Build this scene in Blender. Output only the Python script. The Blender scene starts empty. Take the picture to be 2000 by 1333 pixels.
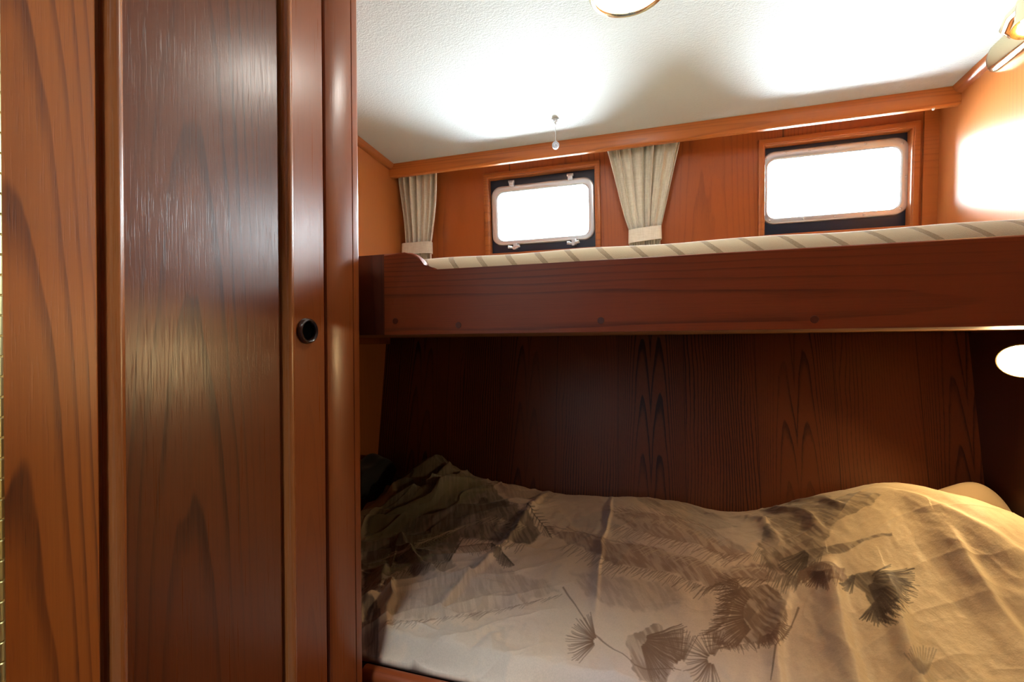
import bpy, bmesh, math, random
import numpy as np
from mathutils import Vector, Matrix
random.seed(7)
R = math.radians
C = bpy.context.scene.collection
scene = bpy.context.scene

# ================= CAMERA, SKY, SUN, EXPOSURE =================
CAMZ = 1.05                                   # lens height above the cabin sole
cam = bpy.data.cameras.new('camera'); cam.sensor_width = 36; cam.lens = 16.0
cam.clip_start = .02
camo = bpy.data.objects.new('camera', cam); C.objects.link(camo)
camo.matrix_world = Matrix.Translation((0, 0, CAMZ)) @ Matrix.Rotation(R(17), 4, 'Z') @ Matrix.Rotation(R(90), 4, 'X') @ Matrix.Rotation(R(-.5), 4, 'Z')
scene.camera = camo
scene.view_settings.view_transform = 'Standard'
scene.view_settings.look = 'None'
scene.view_settings.gamma = 1
scene.view_settings.use_curve_mapping = False
scene.view_settings.exposure = 0.12

SKY = 85.0          # overcast bright sky
SEA = 108.0          # glare off the water
SUN = 34.0
world = bpy.data.worlds.new('world'); scene.world = world; world.use_nodes = True
wn = world.node_tree; wn.nodes.clear()
geo = wn.nodes.new('ShaderNodeTexCoord'); sp = wn.nodes.new('ShaderNodeSeparateXYZ')
wn.links.new(geo.outputs['Generated'], sp.inputs[0])
mr = wn.nodes.new('ShaderNodeMapRange'); mr.inputs['From Min'].default_value = -.08; mr.inputs['From Max'].default_value = .08
wn.links.new(sp.outputs['Z'], mr.inputs['Value'])
mx = wn.nodes.new('ShaderNodeMix'); mx.data_type = 'RGBA'
mx.inputs['A'].default_value = (.86*SEA, .97*SEA, 1.0*SEA, 1); mx.inputs['B'].default_value = (.84*SKY, .95*SKY, 1.0*SKY, 1)
wn.links.new(mr.outputs['Result'], mx.inputs['Factor'])
bg = wn.nodes.new('ShaderNodeBackground'); wo = wn.nodes.new('ShaderNodeOutputWorld')
wn.links.new(mx.outputs['Result'], bg.inputs['Color']); wn.links.new(bg.outputs[0], wo.inputs[0])

sun = bpy.data.lights.new('sun', 'SUN'); sun.energy = SUN; sun.angle = R(14); sun.color = (1, .97, .92)
suno = bpy.data.objects.new('sun', sun); C.objects.link(suno)
d = Vector((1.256, -1.0, -.13)).normalized()
suno.rotation_euler = d.to_track_quat('-Z', 'Y').to_euler(); suno.location = (-3, 4, 3)

def portal(name, x, y, z, w, h, outy):
    l = bpy.data.lights.new(name, 'AREA'); l.shape = 'RECTANGLE'; l.size = w; l.size_y = h; l.cycles.is_portal = True
    o = bpy.data.objects.new(name, l); C.objects.link(o); o.location = (x, y, z)
    o.rotation_euler = (R(90)*(-1 if outy > 0 else 1), 0, 0)     # shines into the cabin
    return o
portal('sky_portal', -.40, 1.765, 1.543, .40, .22, 1)
portal('sky_portal', .566, 1.765, 1.552, .40, .22, 1)
portal('sky_portal', -.75, -1.17, 1.49, .46, .66, -1)
ph = portal('sky_portal', -.66, -.47, 1.98, .64, 1.06, 1); ph.rotation_euler = (0, 0, 0)

# ================= HELPERS =================
def obj(name, bm, mat, parent=None, smooth=None, **props):
    me = bpy.data.meshes.new(name)
    bmesh.ops.recalc_face_normals(bm, faces=bm.faces)
    if smooth is not None:
        for f in bm.faces: f.smooth = True
        for e in bm.edges:
            if len(e.link_faces) == 2:
                e.smooth = e.calc_face_angle(0) < R(smooth)
    bm.to_mesh(me); bm.free()
    me.materials.append(mat)
    o = bpy.data.objects.new(name, me); C.objects.link(o)
    if parent is not None: attach(o, parent)
    for k, v in props.items(): o[k] = v
    return o
WORLD = {}
def attach(o, parent):
    o.parent = parent
    o.matrix_parent_inverse = WORLD.get(parent.name, Matrix.Identity(4)).inverted()
def thing(name, label, cat, loc, group=None):
    o = bpy.data.objects.new(name, None); C.objects.link(o); o.location = loc
    o.empty_display_size = .05
    WORLD[o.name] = Matrix.Translation(loc)
    o['label'] = label; o['category'] = cat
    if group: o['group'] = group
    return o
def tag(o, label, cat, group=None):
    o['label'] = label; o['category'] = cat
    if group: o['group'] = group
    return o
def box(bm, x0, x1, y0, y1, z0, z1, bev=0, seg=2):
    r = bmesh.ops.create_cube(bm, size=1)
    vs = r['verts']
    for v in vs:
        v.co = Vector((x0+(v.co.x+.5)*(x1-x0), y0+(v.co.y+.5)*(y1-y0), z0+(v.co.z+.5)*(z1-z0)))
    if bev:
        es = list({e for v in vs for e in v.link_edges})
        bmesh.ops.bevel(bm, geom=es, offset=bev, segments=seg, profile=.6, affect='EDGES')
def prism(bm, pts, dirv, map3):
    """pts: closed 2-D outline; map3(u,v,t) gives 3-D; extruded t=0..1"""
    a = [bm.verts.new(map3(u, v, 0)) for u, v in pts]
    b = [bm.verts.new(map3(u, v, 1)) for u, v in pts]
    n = len(pts)
    for i in range(n): bm.faces.new((a[i], a[(i+1) % n], b[(i+1) % n], b[i]))
    bm.faces.new(a[::-1]); bm.faces.new(b)
def lathe(bm, prof, M, n=32, close=False):
    """prof: (r, h) pairs; axis along local Z of matrix M"""
    rings = []
    for r, h in prof:
        if r < 1e-6: rings.append([bm.verts.new(M @ Vector((0, 0, h)))])
        else: rings.append([bm.verts.new(M @ Vector((r*math.cos(2*math.pi*i/n), r*math.sin(2*math.pi*i/n), h))) for i in range(n)])
    m = len(rings)
    for k in range(m if close else m-1):
        A, B = rings[k], rings[(k+1) % m]
        for i in range(n):
            j = (i+1) % n
            if len(A) == 1 and len(B) == 1: continue
            if len(A) == 1: bm.faces.new((A[0], B[i], B[j]))
            elif len(B) == 1: bm.faces.new((A[i], A[j], B[0]))
            else: bm.faces.new((A[i], A[j], B[j], B[i]))
def tube(bm, pts, r, n=10, rr=None):
    pts = [Vector(p) for p in pts]; prev = None; up = None
    for i, p in enumerate(pts):
        t = (pts[min(i+1, len(pts)-1)]-pts[max(i-1, 0)]).normalized()
        if up is None: up = t.orthogonal().normalized()
        up = (up-t*up.dot(t)).normalized(); s = t.cross(up)
        q = rr[i] if rr else r
        ring = [bm.verts.new(p+(up*math.cos(2*math.pi*k/n)+s*math.sin(2*math.pi*k/n))*q) for k in range(n)]
        if prev:
            for k in range(n): bm.faces.new((prev[k], prev[(k+1) % n], ring[(k+1) % n], ring[k]))
        else: bm.faces.new(ring[::-1])
        prev = ring
    bm.faces.new(prev)
def axis_m(loc, direction):
    q = Vector(direction).to_track_quat('Z', 'Y')
    return Matrix.Translation(loc) @ q.to_matrix().to_4x4()
def rrect(x0, x1, z0, z1, r, n=8):
    out = []
    for cx, cz, a0 in ((x1-r, z1-r, 0), (x0+r, z1-r, 90), (x0+r, z0+r, 180), (x1-r, z0+r, 270)):
        for k in range(n+1):
            a = R(a0+90*k/n); out.append((cx+r*math.cos(a), cz+r*math.sin(a)))
    return out
def ring_plate(bm, outer, inner, f, bev=.0):
    """frame between two outlines with the same number of points; f(x,z,t) -> 3-D, t=0 back, 1 front"""
    n = len(outer)
    def loop(pts, t): return [bm.verts.new(f(x, z, t)) for x, z in pts]
    def mixp(k): return [(o[0]+(i[0]-o[0])*k, o[1]+(i[1]-o[1])*k) for o, i in zip(outer, inner)]
    L = [loop(outer, 0), loop(outer, .65), loop(mixp(.08), .93), loop(mixp(.2), 1), loop(mixp(.8), 1), loop(mixp(.92), .93), loop(inner, .65), loop(inner, 0)]
    for a in range(len(L)):
        A, B = L[a], L[(a+1) % len(L)]
        for i in range(n): bm.faces.new((A[i], A[(i+1) % n], B[(i+1) % n], B[i]))

# ================= MATERIAL TOOLS =================
class NT:
    def __init__(s, name):
        s.m = bpy.data.materials.new(name); s.m.use_nodes = True; s.t = s.m.node_tree; s.t.nodes.clear()
        s.out = s.t.nodes.new('ShaderNodeOutputMaterial')
        s.b = s.t.nodes.new('ShaderNodeBsdfPrincipled'); s.t.links.new(s.b.outputs[0], s.out.inputs[0])
        tc = s.t.nodes.new('ShaderNodeTexCoord'); sx = s.t.nodes.new('ShaderNodeSeparateXYZ')
        s.t.links.new(tc.outputs['Object'], sx.inputs[0]); s.tc = tc.outputs['Object']
        s.x, s.y, s.z = sx.outputs
    def put(s, sock, v):
        if isinstance(v, (int, float)): sock.default_value = v
        elif isinstance(v, tuple): sock.default_value = v if len(v) != 3 or sock.type == 'VECTOR' else (*v, 1)
        else: s.t.links.new(v, sock)
    def ma(s, op, a, b=0, c=0):
        n = s.t.nodes.new('ShaderNodeMath'); n.operation = op
        s.put(n.inputs[0], a); s.put(n.inputs[1], b); s.put(n.inputs[2], c); return n.outputs[0]
    def mul(s, a, b): return s.ma('MULTIPLY', a, b)
    def add(s, a, b): return s.ma('ADD', a, b)
    def vec(s, a, b, c):
        n = s.t.nodes.new('ShaderNodeCombineXYZ')
        for i, v in enumerate((a, b, c)): s.put(n.inputs[i], v)
        return n.outputs[0]
    def noise(s, v, scale=1, detail=3, rough=.5):
        n = s.t.nodes.new('ShaderNodeTexNoise'); s.put(n.inputs['Vector'], v)
        n.inputs['Scale'].default_value = scale; n.inputs['Detail'].default_value = detail; n.inputs['Roughness'].default_value = rough
        return n.outputs['Fac']
    def white(s, v):
        n = s.t.nodes.new('ShaderNodeTexWhiteNoise'); n.noise_dimensions = '1D'; s.put(n.inputs['W'], v); return n.outputs['Value']
    def smooth(s, v, a, b, lo=0., hi=1.):
        n = s.t.nodes.new('ShaderNodeMapRange'); n.interpolation_type = 'SMOOTHSTEP'
        s.put(n.inputs['Value'], v); n.inputs['From Min'].default_value = a; n.inputs['From Max'].default_value = b
        n.inputs['To Min'].default_value = lo; n.inputs['To Max'].default_value = hi; return n.outputs['Result']
    def mix(s, f, a, b, mode='MIX'):
        n = s.t.nodes.new('ShaderNodeMix'); n.data_type = 'RGBA'; n.blend_type = mode
        s.put(n.inputs['Factor'], f); s.put(n.inputs['A'], a); s.put(n.inputs['B'], b); return n.outputs['Result']
    def bump(s, h, strength=.2, dist=.001):
        n = s.t.nodes.new('ShaderNodeBump'); n.inputs['Strength'].default_value = strength; n.inputs['Distance'].default_value = dist
        s.put(n.inputs['Height'], h); s.t.links.new(n.outputs[0], s.b.inputs['Normal']); return n
    def set(s, **k):
        for a, v in k.items(): s.put(s.b.inputs[a.replace('_', ' ')], v)
        return s

def wood(name, across='y', along='z', depth='x', light=(.30, .088, .026), dark=(.085, .022, .009), plank=.0, off=0.,
         ka=3.2, kb=1700., sharp=.75, mirror=False, altern=False, rough=.27, streak=.55, seed=0., coat=.0, arch=None, gain=1., bumps=.10, spec=.5, warp=2.2, tint=.25):
    n = NT(name); ax = {'x': n.x, 'y': n.y, 'z': n.z}
    A, L, D = ax[across], ax[along], ax[depth]
    if plank:
        q = n.ma('DIVIDE', n.add(A, -off), plank)
        i = n.ma('FLOOR', q); c = n.mul(n.add(n.ma('FRACT', q), -.5), plank)
        r1 = n.white(n.add(i, seed+.31)); r2 = n.white(n.add(i, seed+7.77))
        par = n.ma('PINGPONG', n.add(i, 200.), 1.)
    else:
        i = 0.; c = n.add(A, -off); r1 = .37; r2 = .5; par = 0.
    if mirror: c = n.add(n.ma('ABSOLUTE', c), -mirror)
    sc = n.vec(n.mul(A, 9.), n.add(n.mul(L, 1.3), n.mul(r1, 31.)), n.mul(D, 9.))
    n1 = n.noise(sc, 1., 3, .5)
    n2 = n.noise(n.vec(n.mul(A, 40.), n.mul(L, 3.), n.add(n.mul(D, 40.), seed)), 1., 2)
    cc = n.mul(c, c)
    if arch: cc = n.add(cc, n.mul(c, arch))
    ringv = n.add(n.mul(n.add(L, n.mul(r1, 9.)), ka), n.mul(cc, kb))
    if altern: ringv = n.add(n.mul(ringv, n.add(1., n.mul(par, -.97))), n.mul(n.add(n.mul(A, 120.), n.mul(n1, 5.)), par))
    ringv = n.add(n.add(ringv, n.mul(n1, warp)), n.mul(n2, .45))
    fr = n.ma('FRACT', ringv)
    line = n.mul(n.smooth(fr, sharp-.22, sharp+.17), n.smooth(fr, .93, 1.0, 1., 0.))
    patch = n.smooth(n.noise(n.vec(n.mul(A, 5.), n.mul(L, .9), n.mul(D, 5.)), 1., 2), .3, .7)
    fine = n.noise(n.vec(n.mul(A, 420.), n.mul(L, 5.), n.mul(D, 420.)), 1., 3, .6)
    pores = n.smooth(n.noise(n.vec(n.mul(A, 900.), n.mul(L, 22.), n.mul(D, 900.)), 1., 2), .56, .72)
    f = n.mul(line, n.mul(n.add(.10, n.mul(patch, .34)), gain))
    f = n.add(f, n.mul(n.add(fine, -.38), streak))
    f = n.add(f, n.mul(pores, .16))
    f = n.add(f, n.mul(n.add(patch, -.5), .16))
    if plank: f = n.add(f, n.mul(n.add(r2, -.5), tint*1.5))
    f = n.smooth(f, -.05, 1.0)
    col = n.mix(f, light, dark)
    if plank:   # thin joint line between boards
        e = n.ma('ABSOLUTE', n.add(n.ma('FRACT', q), -.5))
        col = n.mix(n.mul(n.smooth(e, .490, .499), .7), col, (.02, .007, .004))
    n.set(Base_Color=col, Roughness=n.add(rough, n.mul(fine, .10)), Coat_Weight=coat, Coat_Roughness=.14, Specular_IOR_Level=spec)
    n.bump(n.add(n.mul(pores, -.8), n.mul(fine, .8)), bumps, .0006)
    return n.m
def plain(name, col, rough=.5, metal=0., **k):
    n = NT(name); n.set(Base_Color=col, Roughness=rough, Metallic=metal, **k); return n.m

RED = dict(light=(.30, .075, .015), dark=(.085, .019, .007))
M = {}
M['door_stile'] = wood('varnished_teak_stile', off=.245, gain=1.3, ka=4.4, kb=900., arch=None, light=(.46, .130, .021), dark=(.11, .026, .010), seed=3.)
M['door_panel'] = wood('varnished_teak_panel', off=.41, gain=1.4, ka=4.0, kb=520., seed=11., bumps=.14, rough=.24, spec=.5, streak=.8, light=(.175, .043, .010), dark=(.055, .014, .006))
M['door_stile_b'] = wood('varnished_teak_lock_stile', off=.598, ka=5., kb=2600., seed=5., spec=.6, rough=.24, **RED)
M['bead'] = wood('varnished_teak_bead', off=.1, ka=.5, kb=120., seed=2., light=(.36, .115, .030), dark=(.12, .03, .012), rough=.22)
M['post'] = wood('varnished_teak_post', off=.50, ka=.6, kb=700., seed=8., spec=.6, rough=.24, **RED)
M['side'] = wood('varnished_teak_side', 'x', 'z', 'y', off=-.7, ka=3., kb=400., seed=8., **RED)
M['rail'] = wood('varnished_teak_lee_board', 'z', 'x', 'y', off=1.105, ka=1.0, kb=700., seed=1., sharp=.8, spec=.3, rough=.33, light=(.29, .060, .015), dark=(.08, .017, .007))
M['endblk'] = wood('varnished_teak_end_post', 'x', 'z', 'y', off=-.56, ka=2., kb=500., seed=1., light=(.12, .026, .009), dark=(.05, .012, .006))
M['cornice'] = wood('varnished_teak_cornice', 'z', 'x', 'y', off=1.72, ka=1.7, kb=2600., seed=4., light=(.46, .135, .026), dark=(.15, .036, .010), rough=.27)
M['trimwood'] = wood('varnished_teak_trim', 'z', 'y', 'x', off=1.7, ka=1., kb=600., seed=6., light=(.38, .12, .032), dark=(.14, .036, .013), rough=.25)
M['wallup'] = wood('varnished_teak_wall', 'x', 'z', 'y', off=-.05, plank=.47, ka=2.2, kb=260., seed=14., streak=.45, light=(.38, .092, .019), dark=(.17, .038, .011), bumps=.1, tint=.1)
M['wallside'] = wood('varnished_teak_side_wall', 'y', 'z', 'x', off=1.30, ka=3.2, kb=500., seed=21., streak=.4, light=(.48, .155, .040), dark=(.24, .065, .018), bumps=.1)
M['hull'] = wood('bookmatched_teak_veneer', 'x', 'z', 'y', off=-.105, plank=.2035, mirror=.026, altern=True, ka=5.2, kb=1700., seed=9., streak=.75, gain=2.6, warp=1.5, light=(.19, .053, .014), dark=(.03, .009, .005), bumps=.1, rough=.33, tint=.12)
M['lowshade'] = wood('lower_wall_painted_shade', 'y', 'z', 'x', off=1.30, ka=3.2, kb=500., seed=25., light=(.055, .017, .007), dark=(.025, .008, .004), bumps=.05)  # near-black wood tone that paints in the shade under the upper berth
M['frame'] = wood('varnished_teak_window_frame', 'z', 'x', 'y', off=1.5, ka=1.2, kb=300., seed=17., light=(.42, .12, .026), dark=(.18, .044, .013), rough=.29)
M['brass'] = plain('polished_brass', (.86, .76, .50), .15, 1.)
M['brass_dull'] = plain('aged_brass', (.60, .56, .28), .34, 1.)
M['chrome'] = plain('polished_stainless', (.78, .81, .86), .27, .6)
M['gasket'] = plain('dark_blue_black_gasket', (.012, .020, .042), .30)
M['rubber'] = plain('dark_bronze_ring', (.040, .016, .010), .28, 0., Coat_Weight=.4)
M['black'] = plain('painted_hole_shade', (.003, .003, .003), .9, 0., Specular_IOR_Level=0.)  # flat black, paints the shade inside the finger pull's opening
M['underside'] = plain('varnished_plywood_underside', (.34, .15, .045), .45)
M['outer'] = plain('white_outer_shell', (.75, .76, .78), .4)

def glass(name='window_glass', tint=(1, 1, 1, 1)):
    m = bpy.data.materials.new(name); m.use_nodes = True; t = m.node_tree; t.nodes.clear()
    o = t.nodes.new('ShaderNodeOutputMaterial'); mi = t.nodes.new('ShaderNodeMixShader'); fr = t.nodes.new('ShaderNodeFresnel'); fr.inputs[0].default_value = 1.45
    tr = t.nodes.new('ShaderNodeBsdfTransparent'); gl = t.nodes.new('ShaderNodeBsdfGlossy'); gl.inputs['Roughness'].default_value = .01
    tr.inputs[0].default_value = tint; t.links.new(fr.outputs[0], mi.inputs[0]); t.links.new(tr.outputs[0], mi.inputs[1]); t.links.new(gl.outputs[0], mi.inputs[2]); t.links.new(mi.outputs[0], o.inputs[0])
    return m
M['glass'] = glass()
M['glass_tint'] = glass('fill_window_glass', (.22, .22, .22, 1))  # dims the added fill opening in the near wall
def vinyl():
    n = NT('textured_white_vinyl')
    a = n.noise(n.vec(n.mul(n.x, 1.), n.mul(n.y, 1.5), n.z), 210., 4, .6)
    b = n.noise(n.vec(n.mul(n.x, 1.), n.mul(n.y, 2.2), n.z), 90., 3, .6)
    n.set(Base_Color=(.53, .565, .585), Roughness=.62, Specular_IOR_Level=.3); n.bump(n.add(a, n.mul(b, .8)), .55, .0022); return n.m
M['vinyl'] = vinyl()
def linen():
    n = NT('natural_linen')
    w = n.mul(n.ma('SINE', n.mul(n.x, 2600.)), .5); h = n.mul(n.ma('SINE', n.mul(n.z, 2600.)), .5)
    s = n.noise(n.vec(n.mul(n.x, 300.), n.mul(n.y, 300.), n.mul(n.z, 40.)), 1., 3)
    s2 = n.noise(n.vec(n.mul(n.x, 40.), n.mul(n.y, 40.), n.mul(n.z, 300.)), 1., 3)
    col = n.mix(n.smooth(n.add(s, s2), .75, 1.25), (.93, .86, .74), (.82, .74, .62))
    n.set(Base_Color=col, Roughness=.85, Sheen_Weight=.2); n.bump(n.add(n.add(s, s2), n.mul(n.add(w, h), .2)), .25, .0006)
    # cloth lets some daylight through
    tl = n.t.nodes.new('ShaderNodeBsdfTranslucent'); n.put(tl.inputs['Color'], (.62, .55, .44)); ms = n.t.nodes.new('ShaderNodeMixShader'); ms.inputs[0].default_value = .10
    n.t.links.new(n.b.outputs[0], ms.inputs[1]); n.t.links.new(tl.outputs[0], ms.inputs[2]); n.t.links.new(ms.outputs[0], n.out.inputs[0])
    return n.m
M['linen'] = linen()
def ticking():
    n = NT('striped_mattress_cloth')
    s = n.ma('FRACT', n.ma('DIVIDE', n.add(n.add(n.x, n.mul(n.z, 1.05)), n.mul(n.y, -.15)), .0575))
    e = n.ma('ABSOLUTE', n.add(s, -.5))
    weave = n.noise(n.tc, 900., 2)
    nub = n.noise(n.tc, 260., 3)
    band = n.smooth(n.add(e, n.mul(n.add(nub, -.5), .05)), .075, .11, 1., 0.)
    col = n.mix(band, (.74, .61, .38), (.42, .31, .17))
    n.set(Base_Color=n.mix(n.smooth(weave, .3, .7, 0., .25), col, (.86, .74, .50)), Roughness=.9, Sheen_Weight=.6, Sheen_Roughness=.4)
    n.bump(n.add(n.mul(band, -1.5), weave), .4, .0012); return n.m
M['ticking'] = ticking()
def printed():
    n = NT('printed_cotton_satin')
    a = n.t.nodes.new('ShaderNodeAttribute'); a.attribute_name = 'print'
    w = n.noise(n.vec(n.mul(n.x, 500.), n.mul(n.y, 900.), n.z), 1., 3)
    col = n.mix(n.smooth(w, .3, .7, 0., .14), a.outputs['Color'], (.25, .18, .12))
    g = n.smooth(n.x, -.55, -.80)
    n.set(Base_Color=col, Roughness=n.add(.60, n.mul(g, -.30)), Sheen_Weight=.25, Specular_IOR_Level=.4)
    fine = n.noise(n.vec(n.mul(n.x, 60.), n.mul(n.y, 75.), n.z), 1., 4, .6)
    n.bump(n.add(fine, n.mul(w, .12)), .30, .004); return n.m
M['print'] = printed()
def emis(name, col, s, base=(.9, .9, .88)):
    n = NT(name); n.set(Base_Color=base, Roughness=.3, Emission_Color=col, Emission_Strength=s); return n.m
M['lampglass'] = emis('lit_opal_glass', (1, .96, .88), 55.)
M['bulb'] = emis('lit_warm_bulb', (1, .72, .36), 250.)
M['bulb_up'] = emis('lit_warm_bulb_upper', (1, .66, .30), 45.)
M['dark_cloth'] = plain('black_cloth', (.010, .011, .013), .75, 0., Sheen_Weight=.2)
M['pillow'] = plain('cream_cotton', (.62, .46, .27), .8, 0., Sheen_Weight=.2)
M['mattress_low'] = plain('purple_brown_mattress_cloth', (.07, .045, .06), .85)
M['lining'] = plain('dark_bounce_absorber', (.018, .020, .032), .95)  # near-black on unseen floor and near walls, added to soak up bounced light

# ================= SETTING =================
XL, XR, YW, YF = -.986, .834, 1.70, -1.10
def ceil_z(y): return 1.754+(1.59-y)*.06
def wall_y(z): return YW-(z-1.55)*.065           # upper side leans in at the top
def hull_y(z): return 1.5535-(1.067-z)*.148      # hull side closes in below
def struct(name, bm, mat, smooth=None, **k):
    o = obj(name, bm, mat, None, smooth, **k); o['kind'] = 'structure'; return o

bm = bmesh.new(); box(bm, XL-.05, XR+.05, YF-.05, 1.9, -.03, 0); struct('floor', bm, M['lining'])
HX, HY = (-.965, -.36), (-.98, .04)                # added unseen roof opening behind the camera, sky fill for the lower berth
bm = bmesh.new()
for xa, xb, ya, yb in ((XL-.05, XR+.05, HY[1], 1.80), (XL-.05, XR+.05, YF-.1, HY[0]), (XL-.05, HX[0], HY[0], HY[1]), (HX[1], XR+.05, HY[0], HY[1])):
    prism(bm, [(ya, 0), (yb, 0), (yb, .03), (ya, .03)], None, lambda u, v, t: Vector((xa+t*(xb-xa), u, ceil_z(u)+v)))
struct('ceiling', bm, M['vinyl'])
w4 = bpy.data.objects.new('window_4', None); C.objects.link(w4); w4.location = (-.66, -.47, ceil_z(-.47)); WORLD[w4.name] = Matrix.Translation(w4.location); w4['kind'] = 'structure'  # made-up hatch, lets daylight down onto the lower bunk
bm = bmesh.new(); ring_plate(bm, rrect(HX[0]-.018, HX[1]+.018, HY[0]-.018, HY[1]+.018, .05), rrect(HX[0]+.01, HX[1]-.01, HY[0]+.01, HY[1]-.01, .04), lambda x, z, t: Vector((x, z, ceil_z(z)+.03-.045*t)))
obj('fill_hatch_frame', bm, M['frame'], w4, 40)
bm = bmesh.new(); prism(bm, rrect(HX[0]-.01, HX[1]+.01, HY[0]-.01, HY[1]+.01, .04), None, lambda u, v, t: Vector((u, v, ceil_z(v)+.030+.008*t))); obj('pane', bm, M['glass'], w4)
bm = bmesh.new(); box(bm, XL-.04, XL, YF-.05, 1.80, 0, 1.95); struct('wall_left', bm, M['wallside'])
bm = bmesh.new(); box(bm, XR, XR+.04, .62, 1.80, 0, 1.95); struct('wall_right', bm, M['wallside'])
bm = bmesh.new(); box(bm, XR, XR+.04, YF-.05, .62, 0, 1.95); struct('wall_right_near', bm, M['lining'])  # unseen stretch of wall, split off and darkened to cut bounced light
bm = bmesh.new(); box(bm, XR-.006, XR-.0002, .792, 1.60, .02, 1.062); struct('wall_right_shade', bm, M['lowshade'])  # dark sheet over the side wall, shade put into its colour
# upper back wall with two openings
HOLES = [(-.611, -.190, 1.395, 1.692), (.362, .771, 1.395, 1.692)]
bm = bmesh.new()
xs = [XL-.02, HOLES[0][0], HOLES[0][1], HOLES[1][0], HOLES[1][1], XR+.02]; zs = [1.03, 1.395, 1.692, 1.80]
def wp(x, z, t): return Vector((x, wall_y(z)+.035*(1-t), z))
for k in range(5):
    for j in range(3):
        if k in (1, 3) and j == 1: continue
        a = [(xs[k], zs[j]), (xs[k+1], zs[j]), (xs[k+1], zs[j+1]), (xs[k], zs[j+1])]
        prism(bm, a, None, lambda u, v, t: wp(u, v, t))
bmesh.ops.remove_doubles(bm, verts=bm.verts, dist=1e-5)
dup = {}
for f in bm.faces: dup.setdefault(tuple(sorted(v.index for v in f.verts)), []).append(f)
bm.verts.index_update(); dup = {}
for f in bm.faces: dup.setdefault(tuple(sorted(v.index for v in f.verts)), []).append(f)
bmesh.ops.delete(bm, geom=[f for g in dup.values() if len(g) > 1 for f in g], context='FACES')
struct('wall_back', bm, M['wallup'])
# lower hull side below the upper berth
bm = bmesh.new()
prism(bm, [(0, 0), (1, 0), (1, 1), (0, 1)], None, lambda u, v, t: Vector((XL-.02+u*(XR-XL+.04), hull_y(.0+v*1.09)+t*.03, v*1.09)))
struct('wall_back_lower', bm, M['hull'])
# near wall behind the camera, with an added unseen opening for fill light
bm = bmesh.new()
wx0, wx1, wz0, wz1 = -.955, -.545, 1.18, 1.80
for a in ((XL-.05, wx0, 0, 1.95), (wx1, XR+.05, 0, 1.95), (wx0, wx1, 0, wz0), (wx0, wx1, wz1, 1.95)): box(bm, a[0], a[1], YF-.04, YF, a[2], a[3])
struct('wall_front', bm, M['lining'])
w3 = bpy.data.objects.new('window_3', None); C.objects.link(w3); w3.location = (-.75, YF, 1.49); WORLD[w3.name] = Matrix.Translation(w3.location); w3['kind'] = 'structure'  # made-up window out of view, fill light for the lower bunk
bm = bmesh.new(); ring_plate(bm, rrect(wx0-.03, wx1+.03, wz0-.03, wz1+.03, .03), rrect(wx0+.01, wx1-.01, wz0+.01, wz1-.01, .02), lambda x, z, t: Vector((x, YF+.012*t, z)))
obj('window_frame', bm, M['frame'], w3, 40)
bm = bmesh.new(); box(bm, wx0-.005, wx1+.005, YF-.025, YF-.020, wz0-.005, wz1+.005); obj('pane', bm, M['glass_tint'], w3)

# cornice board and corner trims
bm = bmesh.new()
CY = 1.582
pr = [(CY+.02, 1.703), (CY+.006, 1.703), (CY+.002, 1.706), (CY, 1.711), (CY, 1.754), (CY+.02, 1.754)]
prism(bm, pr, None, lambda u, v, t: Vector((XL+t*(XR-XL), u, v)))
struct('trim_1', bm, M['cornice'], 30, label='varnished teak cornice board along the top of the window wall')
for i, (x, s, y1) in enumerate(((XL, 1, CY), (XR, -1, CY+.03))):
    bm = bmesh.new()
    pr = [(0, 0)]+[(.020*math.sin(R(a)), -.022+.022*math.cos(R(a))*0 if False else -.022*math.cos(R(a))) for a in range(0, 91, 15)]
    def mp(u, v, t, x=x, s=s, y1=y1):
        y = YF+t*(y1-YF); return Vector((x+s*u, y, ceil_z(y)+v))
    prism(bm, pr, None, mp)
    struct('trim_%d' % (i+2), bm, M['trimwood'], 40, label='narrow varnished ceiling trim along the %s wall' % ('left', 'right')[i])

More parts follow.
